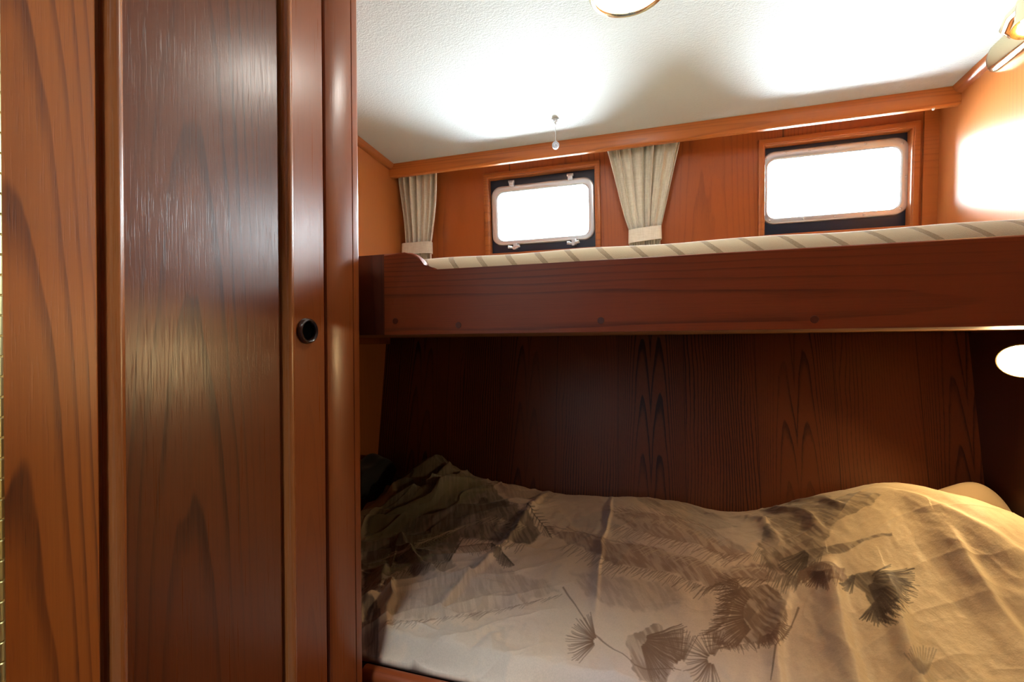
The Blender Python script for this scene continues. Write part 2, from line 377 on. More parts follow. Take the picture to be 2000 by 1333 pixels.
# ---------------- port windows ----------------
def screw_mesh():
    bm = bmesh.new(); lathe(bm, [(0, .0016), (.0022, .0014), (.0036, .0006), (.0040, 0)], Matrix.Identity(4), 14)
    for f in list(bm.faces):
        pass
    box(bm, -.0028, .0028, -.0004, .0004, .0008, .00175)
    return bm
def window(idx, hole, met, gl, label, opening):
    x0, x1, z0, z1 = hole
    w = bpy.data.objects.new('window_%d' % idx, None); C.objects.link(w)
    cx, cz = (x0+x1)/2, (z0+z1)/2
    w.location = (cx, wall_y(cz), cz); WORLD[w.name] = Matrix.Translation(w.location); w['kind'] = 'structure'; w['label'] = label
    # moulded teak surround: outer flat step and an inner bead, mitred
    def wf(off): return lambda x, z, t: Vector((x, wall_y(z)-off*t, z))
    o4 = lambda e: [(x1+e, z1+e), (x0-e, z1+e), (x0-e, z0-e*.6), (x1+e, z0-e*.6)]
    bm = bmesh.new()
    ring_plate(bm, o4(.0165), o4(-.001), wf(.012)); ring_plate(bm, o4(.004), o4(-.004), wf(.008))
    # reveal lining inside the opening
    for a in ((x0-.002, x0+.003, z0, z1), (x1-.003, x1+.002, z0, z1), (x0, x1, z0-.002, z0+.003), (x0, x1, z1-.003, z1+.002)):
        prism(bm, [(a[0], a[2]), (a[1], a[2]), (a[1], a[3]), (a[0], a[3])], None, lambda u, v, t: Vector((u, wall_y(v)+.030-.032*t, v)))
    obj('wooden_frame', bm, M['frame'], w, 30)
    # dark sealing plate with a rounded aperture
    mx0, mx1, mz0, mz1 = met; gx0, gx1, gz0, gz1 = gl
    bm = bmesh.new()
    n = 8; inner = rrect(gx0-.004, gx1+.004, gz0-.004, gz1+.004, .028, n)
    outer = rrect(x0-.02, x1+.02, z0-.02, z1+.02, .004, n)
    ring_plate(bm, outer, inner, lambda x, z, t: Vector((x, wall_y(z)+.036-.012*t, z)))
    obj('sealing_plate', bm, M['gasket'], w, 30)
    bm = bmesh.new()
    ring_plate(bm, rrect(mx0, mx1, mz0, mz1, .040, 10), rrect(gx0, gx1, gz0, gz1, .026, 10), lambda x, z, t: Vector((x, wall_y(z)+.028-(.016 if opening else .011)*t, z)))
    mf = obj('metal_frame', bm, M['chrome'], w, 50)
    bm = bmesh.new(); prism(bm, rrect(gx0-.003, gx1+.003, gz0-.003, gz1+.003, .027, 6), None, lambda u, v, t: Vector((u, wall_y(v)+.026+.004*t, v)))
    obj('pane', bm, M['glass'], w)
    return w, mf
W1, MF1 = window(1, HOLES[0], (-.604, -.198, 1.430, 1.662), (-.5785, -.2207, 1.449, 1.636), 'left opening port window with polished frame, hinges and wing nuts', True)
W2, MF2 = window(2, HOLES[1], (.361, .7735, 1.436, 1.676), (.379, .7505, 1.456, 1.648), 'right fixed port window with screwed polished frame', False)
# hinges on top of window 1, wing-nut dogs below
for hx in (-.515, -.285):
    bm = bmesh.new()
    box(bm, hx-.009, hx+.009, wall_y(1.68)-.004, wall_y(1.68)+.018, 1.654, 1.671, .003)
    tube(bm, [(hx-.012, wall_y(1.671)+.003, 1.671), (hx+.012, wall_y(1.671)+.003, 1.671)], .0055, 12)
    obj('hinge', bm, M['chrome'], W1, 40)
for hx in (-.505, -.275):
    bm = bmesh.new(); y = wall_y(1.42)
    box(bm, hx-.009, hx+.009, y-.004, y+.018, 1.410, 1.434, .003)
    tube(bm, [(hx, y+.01, 1.412), (hx, y-.020, 1.412)], .004, 10)
    lathe(bm, [(0, .006), (.007, .005), (.008, 0), (.007, -.004), (0, -.004)], axis_m((hx, y-.014, 1.412), (0, -1, 0)), 16)
    for s in (-1, 1):
        tube(bm, [(hx+s*.004, y-.016, 1.412), (hx+s*.012, y-.020, 1.414), (hx+s*.023, y-.022, 1.416+s*.001)], .004, 10, [.0038, .0050, .0062])
    obj('wing_nut', bm, M['chrome'], W1, 40)
sb = screw_mesh(); sme = None
for sx, sz in ((.372, 1.655), (.432, 1.665), (.500, 1.665), (.575, 1.666), (.655, 1.666), (.752, 1.655), (.7645, 1.553), (.752, 1.455), (.655, 1.4455), (.575, 1.4455), (.485, 1.4455), (.385, 1.449), (.369, 1.548)):
    if sme is None:
        s = obj('screw', sb, M['chrome'], None, 40); sme = s
    else:
        s = sme.copy(); C.objects.link(s)
    attach(s, W2); a = R(random.uniform(0, 180))
    y = wall_y(sz)+.017
    s.matrix_world = W2.matrix_world
    s.matrix_parent_inverse = Matrix.Translation(W2.location).inverted()
    s.matrix_basis = Matrix.Translation((sx, y, sz)) @ Matrix.Rotation(R(90), 4, 'X') @ Matrix.Rotation(a, 4, 'Z')
# extra stile between window 2 and the right wall
bm = bmesh.new()
prism(bm, [(.796, 1.37), (XR, 1.37), (XR, 1.735), (.796, 1.735)], None, lambda u, v, t: Vector((u, wall_y(v)-.008*t, v)))
struct('trim_4', bm, M['frame'], label='upright teak fillet between right port window and right wall')
bm = bmesh.new(); lathe(bm, [(0, -.004), (.003, -.003), (.004, 0), (.004, .004), (0, .004)], axis_m((.775, CY+.012, 1.702), (0, 0, 1)), 14)
tag(obj('white_button', bm, plain('white_plastic', (.85, .85, .85), .4), None, 40), 'tiny white button under the right end of the cornice', 'button')

# ================= WARDROBE =================
FX = -.52
wd = thing('wardrobe', 'tall varnished teak wardrobe filling the left of the cabin', 'wardrobe', (-.75, .25, 0))
ZT = 1.80
bm = bmesh.new()
box(bm, XL+.002, FX-.024, .10, .722, .02, ZT); obj('carcass', bm, M['side'], wd)
def strip(pr, z0=.02, z1=ZT):
    """pr: closed outline of (y, x-offset from the door face)"""
    b = bmesh.new(); prism(b, pr, None, lambda u, v, t: Vector((FX+v, u, z0+t*(z1-z0)))); return b
# fixed frame left (hinge side, nearest camera) and post right
bm = strip([(.10, -.026), (.226, -.026), (.226, -.001), (.10, -.001)]); obj('hinge_stile', bm, M['door_stile'], wd)
def arc(cy, cx, r, a0, a1, n=8): return [(cy+r*math.cos(R(a0+(a1-a0)*k/n)), cx+r*math.sin(R(a0+(a1-a0)*k/n))) for k in range(n+1)]
bm = strip([(.6424, -.028), (.6424, -.006), (.6440, -.003), (.6600, .004), (.7040, .004), (.7046, .0025), (.7062, .0025), (.7068, .004)]+arc(.7200, -.002, .006, 90, 0, 5)+[(.7265, -.028)])
obj('face_post', bm, M['post'], wd, 25)
bm = bmesh.new(); box(bm, XL+.002, FX-.02, .722, .730, .02, ZT); obj('end_panel', bm, M['side'], wd)
door = obj('door', strip([(.2405, -.022), (.6348, -.022), (.6348, -.012), (.2405, -.012)]), M['side'], wd)
M_door = WORLD[wd.name]
def dpart(name, b, m, s=25, **k):
    o = obj(name, b, m, None, s, **k); o.parent = door; o.matrix_parent_inverse = Matrix.Identity(4); return o
dpart('stile', strip([(.2405, -.0125), (.2405, .0)]+[(.3075, .0), (.3092, -.0015), (.3092, -.0125)]), M['door_stile'])
dpart('bead', strip([(.3095, -.0125), (.3095, -.0085), (.3165, -.0085), (.3180, -.004)]+arc(.3252, -.001, .0072, 175, 0, 9)+[(.3326, -.0125)]), M['bead'], 45)
dpart('door_panel', strip([(.3328, -.0125), (.3328, -.0045), (.5412, -.0045), (.5412, -.0125)]), M['door_panel'])
dpart('bead', strip([(.5414, -.0125), (.5414, -.0090), (.5480, -.0090), (.5494, -.004)]+arc(.5568, -.001, .0074, 175, 0, 9)+[(.5644, -.0125)]), M['bead'], 45)
dpart('stile', strip([(.5646, -.0125), (.5646, .0), (.6325, .0), (.6348, -.0025), (.6348, -.0125)]), M['door_stile_b'])
# round finger pull let into the lock stile
KM = axis_m((FX, .5915, 1.0686), (1, 0, 0))
bm = bmesh.new()
lathe(bm, [(.0145, .0), (.0145, .0050), (.0152, .0068), (.0170, .0080), (.0188, .0072), (.0198, .0050), (.0203, .0004), (.0145, .0004)], KM, 40)
fp = dpart('finger_pull', bm, M['rubber'], 40, label='dark round ring pull')
bm = bmesh.new(); lathe(bm, [(.0146, .0052), (.0146, .0006), (0, .0006)], KM, 32)
o = obj('pull_hole', bm, M['black'], None, 40); o.parent = door
# piano hinge: knuckles stacked along the near edge
bm = bmesh.new(); k = 0; z = .05
while z < ZT-.03:
    tube(bm, [(FX+.0035, .2335, z+.0004), (FX+.0035, .2335, z+.0010), (FX+.0035, .2335, z+.0155), (FX+.0035, .2335, z+.0163)], .0048, 12, [.0040, .0048, .0048, .0040])
    z += .0168
box(bm, FX-.010, FX+.0008, .2270, .2400, .05, ZT-.03)
dpart('piano_hinge', bm, M['brass_dull'], 40, label='brass piano hinge')

# ================= UPPER BERTH =================
ub = thing('upper_berth', 'upper bunk with deep red-brown teak lee board below the windows', 'bunk', (0, 1.1, 1.06))
YR = .77
# lee board outline with the S-curved rise at its left end
def rail_outline(x0):
    pts = [(XR-.001, 1.064), (XR-.001, 1.1848)]
    c = [(-.385, 1.1848), (-.393, 1.1853), (-.400, 1.1885), (-.4065, 1.1945), (-.413, 1.2030), (-.4195, 1.2110), (-.427, 1.2168), (-.436, 1.2198), (-.448, 1.2208)]
    pts += c
    pts += [(x0, 1.2212), (x0, 1.064)]
    return pts
bm = bmesh.new()
pts = rail_outline(-.493)
n = len(pts)
cxx = sum(p[0] for p in pts)/n; 
def inset(p, e):   # pull the top edge in slightly for the rounded arris
    return p
prism(bm, pts, None, lambda u, v, t: Vector((u, YR+.022*t, v)))
te = [e for e in bm.edges if all(v.co.z > 1.18 for v in e.verts) and abs(e.verts[0].co.y-e.verts[1].co.y) < 1e-4]
bmesh.ops.bevel(bm, geom=te, offset=.0045, segments=3, profile=.5, affect='EDGES')
lb = obj('lee_board', bm, M['rail'], ub, 35)
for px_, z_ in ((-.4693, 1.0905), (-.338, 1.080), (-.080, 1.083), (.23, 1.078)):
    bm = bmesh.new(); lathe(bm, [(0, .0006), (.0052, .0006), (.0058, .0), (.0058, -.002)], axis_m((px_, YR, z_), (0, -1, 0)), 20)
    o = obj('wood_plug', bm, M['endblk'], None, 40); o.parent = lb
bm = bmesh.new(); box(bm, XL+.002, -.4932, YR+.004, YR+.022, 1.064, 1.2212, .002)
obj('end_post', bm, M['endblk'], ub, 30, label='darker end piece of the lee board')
bm = bmesh.new(); box(bm, XL+.001, XR-.001, YR+.022, 1.545, 1.0655, 1.085); obj('base_board', bm, M['underside'], ub)
bm = bmesh.new(); box(bm, XL+.001, XL+.03, .735, 1.53, 1.043, 1.0653, .002); obj('cleat', bm, M['side'], ub)
# shelf lid behind the mattress up to the leaning window wall
bm = bmesh.new(); box(bm, XL+.001, XR-.001, 1.545, 1.715, 1.085, 1.10); obj('back_shelf', bm, M['underside'], ub)

bm = bmesh.new()
y0, y1, z0, z1 = .794, 1.54, 1.0855, 1.2185
pr = [(y0, z0), (y0, z1-.05)]
for k in range(1, 9):
    a = R(90*k/8); pr.append((y0+.05-.05*math.cos(a), z1-.05+.05*math.sin(a)))
pr += [(y1-.03, z1), (y1, z1-.03), (y1, z0)]
N = 180; rows = []
for i in range(N+1):
    x = XL+.004+(XR-XL-.008)*i/N
    rows.append([bm.verts.new((x, y, z+(.0012*math.sin(x*23+y*5) if z > 1.15 else 0))) for y, z in pr])
for i in range(N):
    for k in range(len(pr)): bm.faces.new((rows[i][k], rows[i+1][k], rows[i+1][(k+1) % len(pr)], rows[i][(k+1) % len(pr)]))
bm.faces.new(rows[0]); bm.faces.new(rows[-1][::-1])
tag(obj('mattress', bm, M['ticking'], None, 50), 'cream mattress with slanting khaki stripes on the upper bunk', 'mattress')

# ================= LOWER BERTH =================
lo = thing('lower_berth', 'lower bunk with rounded teak front board at the bottom left', 'bunk', (0, 1.1, 0))
bm = bmesh.new()
pr = [(.762, .02), (.790, .02), (.790, .404)]+arc(.778, .404, .012, 0, 90, 4)+arc(.774, .404, .012, 90, 180, 6)+[(.762, .404)]
pr = [(.760, .02), (.792, .02)]+[(.776+.016*math.cos(R(a)), .394+.016*math.sin(R(a))) for a in range(0, 181, 15)]
prism(bm, pr, None, lambda u, v, t: Vector((-.5478+t*(XR+.5468), u, v)))
obj('front_board', bm, M['rail'], lo, 40)
bm = bmesh.new(); box(bm, XL+.001, XR-.001, .7925, 1.37, .02, .20); obj('base', bm, M['side'], lo)
bm = bmesh.new(); box(bm, XL+.004, XR-.004, .7935, 1.40, .2005, .400, .03, 4)
tag(obj('mattress', bm, M['mattress_low'], None, 40), 'dark mattress of the lower bunk, hidden under the patterned duvet', 'mattress')

# ---------- duvet height field (metres, world XY -> Z) ----------
HX0, HX1, HY0, HY1 = -.975, .822, .795, 1.462
def vnoise(x, y, seed=0):
    """smooth value noise, roughly -1..1"""
    xi = np.floor(x).astype(np.int64); yi = np.floor(y).astype(np.int64)
    fx = x - xi; fy = y - yi
    fx = fx*fx*(3-2*fx); fy = fy*fy*(3-2*fy)
    def h(i, j):
        n = (i*374761393 + j*668265263 + seed*974634777) & 0x7fffffff
        n = ((n ^ (n >> 13))*1274126177) & 0x7fffffff
        return ((n ^ (n >> 16)) & 0xffff)/32767.5 - 1.0
    a = h(xi, yi)*(1-fx) + h(xi+1, yi)*fx
    b = h(xi, yi+1)*(1-fx) + h(xi+1, yi+1)*fx
    return a*(1-fy) + b*fy
def fbm(x, y, seed=0, o=4):
    s = 0; a = .5
    for k in range(o):
        s = s + a*vnoise(x, y, seed+k*17); x = x*2.03+5.1; y = y*2.03+1.7; a *= .5
    return s
def seg_dist(x, y, ax, ay, bx, by):
    dx, dy = bx-ax, by-ay
    L = dx*dx+dy*dy+1e-12
    t = np.clip(((x-ax)*dx+(y-ay)*dy)/L, 0, 1)
    px, py = x-(ax+t*dx), y-(ay+t*dy)
    return np.sqrt(px*px+py*py), np.sign(px*dy-py*dx), t
def sstep(a, b, x):
    t = np.clip((x-a)/(b-a), 0, 1); return t*t*(3-2*t)
def gauss(x, y, cx, cy, sx, sy, a=0):
    c, s = math.cos(a), math.sin(a)
    u = ((x-cx)*c+(y-cy)*s)/sx; v = (-(x-cx)*s+(y-cy)*c)/sy
    return np.exp(-(u*u+v*v))
# fold lines across the cover: (points, height, width, sharp side)
FOLDS = [
 ([(-.90,1.25),(-.84,1.31),(-.78,1.37),(-.74,1.44)], .020, .026),
 ([(-.74,1.27),(-.70,1.34),(-.685,1.42)], .016, .020),
 ([(-.66,1.30),(-.63,1.36),(-.61,1.43)], .012, .016),
 ([(-.90,1.16),(-.76,1.20),(-.68,1.26),(-.645,1.33)], .014, .018),
 ([(-.315,1.44),(-.335,1.33),(-.355,1.20),(-.40,1.08),(-.44,.97),(-.455,.86)], .012, .017),
 ([(-.115,1.44),(-.118,1.30),(-.12,1.18),(-.12,1.04),(-.115,.93)], .006, .010),
 ([(-.46,1.01),(-.40,1.015),(-.33,1.02)], .006, .012),
 ([(-.44,.90),(-.38,.945),(-.30,.99)], .006, .010),
 ([(-.70,1.13),(-.60,1.06),(-.50,1.01),(-.42,1.0)], .009, .014),
 ([(-.62,.98),(-.565,.90),(-.53,.82)], .012, .020),
 ([(-.66,1.03),(-.62,.93),(-.60,.82)], .010, .018),
 ([(-.93,1.20),(-.80,1.24),(-.66,1.30),(-.58,1.38)], .020, .028),
 ([(-.92,1.10),(-.78,1.16),(-.62,1.20),(-.50,1.27)], .017, .024),
 ([(-.88,1.02),(-.74,1.07),(-.60,1.13)], .011, .020),
 ([(.30,1.42),(.345,1.30),(.385,1.20)], .012, .018),
 ([(.22,1.40),(.27,1.30),(.28,1.18)], .010, .020),
 ([(.36,1.43),(.41,1.36),(.44,1.25)], .007, .014),
 ([(.36,1.13),(.34,1.00),(.31,.82)], .020, .030),
 ([(.27,1.06),(.22,.96),(.20,.82)], .010, .018),
 ([(.45,1.10),(.43,.96),(.41,.82)], .018, .028),
 ([(.58,1.22),(.60,1.05),(.60,.84)], .016, .034),
 ([(.50,1.30),(.64,1.20),(.78,1.12)], .008, .030),
 ([(.10,1.42),(.15,1.36),(.20,1.33)], .007, .012),
 ([(-.02,1.43),(.03,1.37),(.08,1.35)], .006, .012),
 ([(-.52,1.42),(-.44,1.38),(-.36,1.37)], .007, .012),
]
def duvet_z(x, y):
    z = .447 + .112*sstep(.80, 1.42, y) + .020*sstep(-.1, -.5, x)*sstep(1.1, 1.4, y)
    z = z + .012*np.sin(x*5+1)*sstep(.85, 1.2, y)
    # heap against the left end
    z = z + .050*gauss(x, y, -.765, 1.405, .115, .085, .3) + .030*gauss(x, y, -.62, 1.36, .16, .12)
    z = z - .030*sstep(-.80, -.95, x)*sstep(1.0, 1.3, y)
    # knees-high mound on the right
    z = z + .160*gauss(x, y, .63, 1.30, .25, .20, -.15) + .045*gauss(x, y, .42, 1.10, .20, .2)
    z = z - .028*gauss(x, y, .22, 1.40, .12, .10)
    z = z + .020*gauss(x, y, .02, 1.15, .28, .20) - .014*gauss(x, y, -.24, 1.22, .10, .2)
    for pts, h, w in FOLDS:
        best = None
        n = len(pts)-1
        wob = .006*vnoise(x*23, y*23, 5)
        for k in range(n):
            d, s, t = seg_dist(x+wob, y+wob, *pts[k], *pts[k+1])
            g = np.where(s > 0, np.exp(-(d/w)**2), np.exp(-(d/(w*.45))**2))
            e = (k+t)/n
            g = g*np.clip(np.minimum(e*5+.15, (1-e)*5+.15), 0, 1)
            best = g if best is None else np.maximum(best, g)
        z = z + h*best*(1+.45*sstep(-.25, -.55, x)*sstep(1.4, 1.25, y))
    # small wrinkles running with the pull of the cloth
    ridg = 1-np.abs(fbm(x*9+y*4, y*15-x*5, 3, 3))*2.2
    z = z + .0040*np.clip(ridg, -1, 1)*(.35+.65*sstep(.1, -.6, x))
    z = z + .0045*fbm(x*14, y*9, 9, 4) + .0012*fbm(x*60, y*40, 12, 2)
    # crisp creases, denser and deeper at the crumpled left end
    wx = fbm(x*6, y*6, 31, 2)*.05; wy = fbm(x*6, y*6, 33, 2)*.05
    cr = np.clip(1-np.abs(vnoise((x+wx)*4-(y+wy)*2, (y+wy)*12-(x+wx)*6, 41))*1.5, 0, 1)**5
    cr2 = np.clip(1-np.abs(vnoise((x-wy)*9+(y+wx)*5, (y-wx)*20-(x)*10, 43))*1.6, 0, 1)**5
    lw = sstep(-.15, -.65, x)
    z = z + (.0016+.013*lw)*cr + (.0008+.005*lw)*cr2 + .006*lw*fbm(x*11-y*9, y*26-x*14, 88, 3)
    fr = 1-sstep(.83, .95, y)
    z = z + fr*(.010*fbm(x*16+y*7, y*5, 61, 3)+.006*np.abs(vnoise(x*24-y*10, y*6, 66)))*sstep(.795, .82, y)
    # edges tucked down at the front board and the back
    z = z - .035*(1-sstep(.0, .035, y-HY0)) - .05*(1-sstep(.0, .030, HY1-y))
    z = z - .04*(1-sstep(.0, .03, x-HX0)) - .04*(1-sstep(.0, .03, HX1-x))
    return z

# print motifs in metres on the bed: outlines and barbs
MASSES = [
 (4,0.75,0.020,[(-.814,1.142),(-.842,1.274),(-1.122,1.500),(-.726,1.500),(-.574,1.446),(-.403,1.302),(-.528,1.208),(-.603,1.048),(-.686,.961)]),
 (5,0.60,0.012,[(-.805,1.145),(-.727,1.268),(-.623,1.307),(-.604,1.406),(-.484,1.349),(-.581,1.254),(-.687,1.167),(-.750,1.065)]),
 (5,0.50,0.010,[(-.696,1.051),(-.613,1.152),(-.528,1.208),(-.525,1.165),(-.621,1.053)]),
 (0,0.85,0.014,[(-.728,1.020),(-.684,1.082),(-.588,1.197),(-.501,1.303),(-.403,1.302),(-.328,1.259),(-.284,1.211),(-.318,1.163),(-.414,1.150),(-.501,1.162),(-.500,1.076),(-.588,1.022),(-.666,.932)]),
 (0,0.60,0.012,[(-.666,.932),(-.604,1.024),(-.500,1.076),(-.473,1.047),(-.535,1.003),(-.616,.972),(-.620,.867)]),
 (1,0.40,0.020,[(-.609,.878),(-.535,1.003),(-.399,1.069),(-.251,1.053),(-.195,1.015),(-.319,.949),(-.455,.873),(-.534,.842)]),
 (7,0.80,0.006,[(-.626,.876),(-.602,.897),(-.564,.853),(-.534,.801),(-.509,.750),(-.522,.750)]),
 (1,0.35,0.015,[(-.600,1.376),(-.386,1.486),(-.278,1.464),(-.316,1.335),(-.484,1.349)]),
 (2,0.80,0.012,[(-.295,1.245),(-.192,1.225),(-.093,1.173),(.017,1.152),(.074,1.131),(.158,1.112),(.244,1.132),(.319,1.185),(.347,1.194),(.299,1.114),(.233,1.084),(.174,1.086),(.109,1.056),(.027,1.086),(-.087,1.092),(-.126,1.122),(-.213,1.188)]),
 (2,0.75,0.012,[(-.108,1.303),(-.047,1.314),(.060,1.299),(.153,1.234),(.217,1.151),(.162,1.141),(.077,1.180),(.006,1.189),(-.058,1.225)]),
 (3,0.50,0.014,[(-.052,1.461),(.081,1.443),(.162,1.416),(.205,1.271),(.154,1.249),(.060,1.302),(-.020,1.353)]),
 (2,0.40,0.020,[(-.193,1.074),(-.085,1.065),(.026,1.058),(.055,1.012),(-.037,.990),(-.135,1.002)]),
 (3,0.80,0.012,[(.305,1.500),(.363,1.491),(.429,1.453),(.431,1.278),(.396,1.212),(.360,1.157),(.323,1.132),(.292,1.088),(.267,1.066),(.267,1.101),(.241,1.117),(.233,1.180),(.275,1.272)]),
 (3,0.70,0.008,[(.388,1.313),(.467,1.320),(.515,1.270),(.481,1.245),(.425,1.232),(.384,1.216)]),
 (3,0.85,0.004,[(.321,1.159),(.375,1.158),(.430,1.164),(.491,1.176),(.489,1.169),(.438,1.160),(.393,1.139),(.342,1.131),(.294,1.095)]),
 (1,0.85,0.007,[(.295,1.099),(.330,1.120),(.355,1.110),(.379,1.101),(.376,1.079),(.328,1.054),(.307,1.075)]),
 (1,0.90,0.010,[(.181,1.064),(.222,1.077),(.247,1.060),(.247,1.015),(.244,.994),(.223,.960),(.194,.944),(.160,.948),(.135,.930),(.115,.944),(.113,.964),(.140,.990),(.155,1.025)]),
 (0,0.85,0.006,[(.379,1.087),(.424,1.100),(.449,1.087),(.473,1.085),(.444,1.038),(.421,1.020),(.399,1.007),(.399,1.028),(.399,1.058),(.387,1.072)]),
 (1,0.70,0.010,[(-.045,.926),(.013,.958),(.050,.924),(.029,.873),(.019,.839),(-.024,.823),(-.047,.864)]),
 (1,0.35,0.010,[(.421,.928),(.479,.959),(.500,.935),(.402,.901)]),
 (6,0.45,0.030,[(.094,1.423),(.232,1.434),(.258,1.194),(.188,1.166),(.105,1.230)]),
 (6,0.35,0.030,[(-.217,1.297),(-.117,1.307),(-.096,1.213),(-.194,1.239)]),
 (6,0.35,0.050,[(-.437,.886),(-.278,.893),(-.263,.780),(-.364,.750),(-.507,.799)]),
]
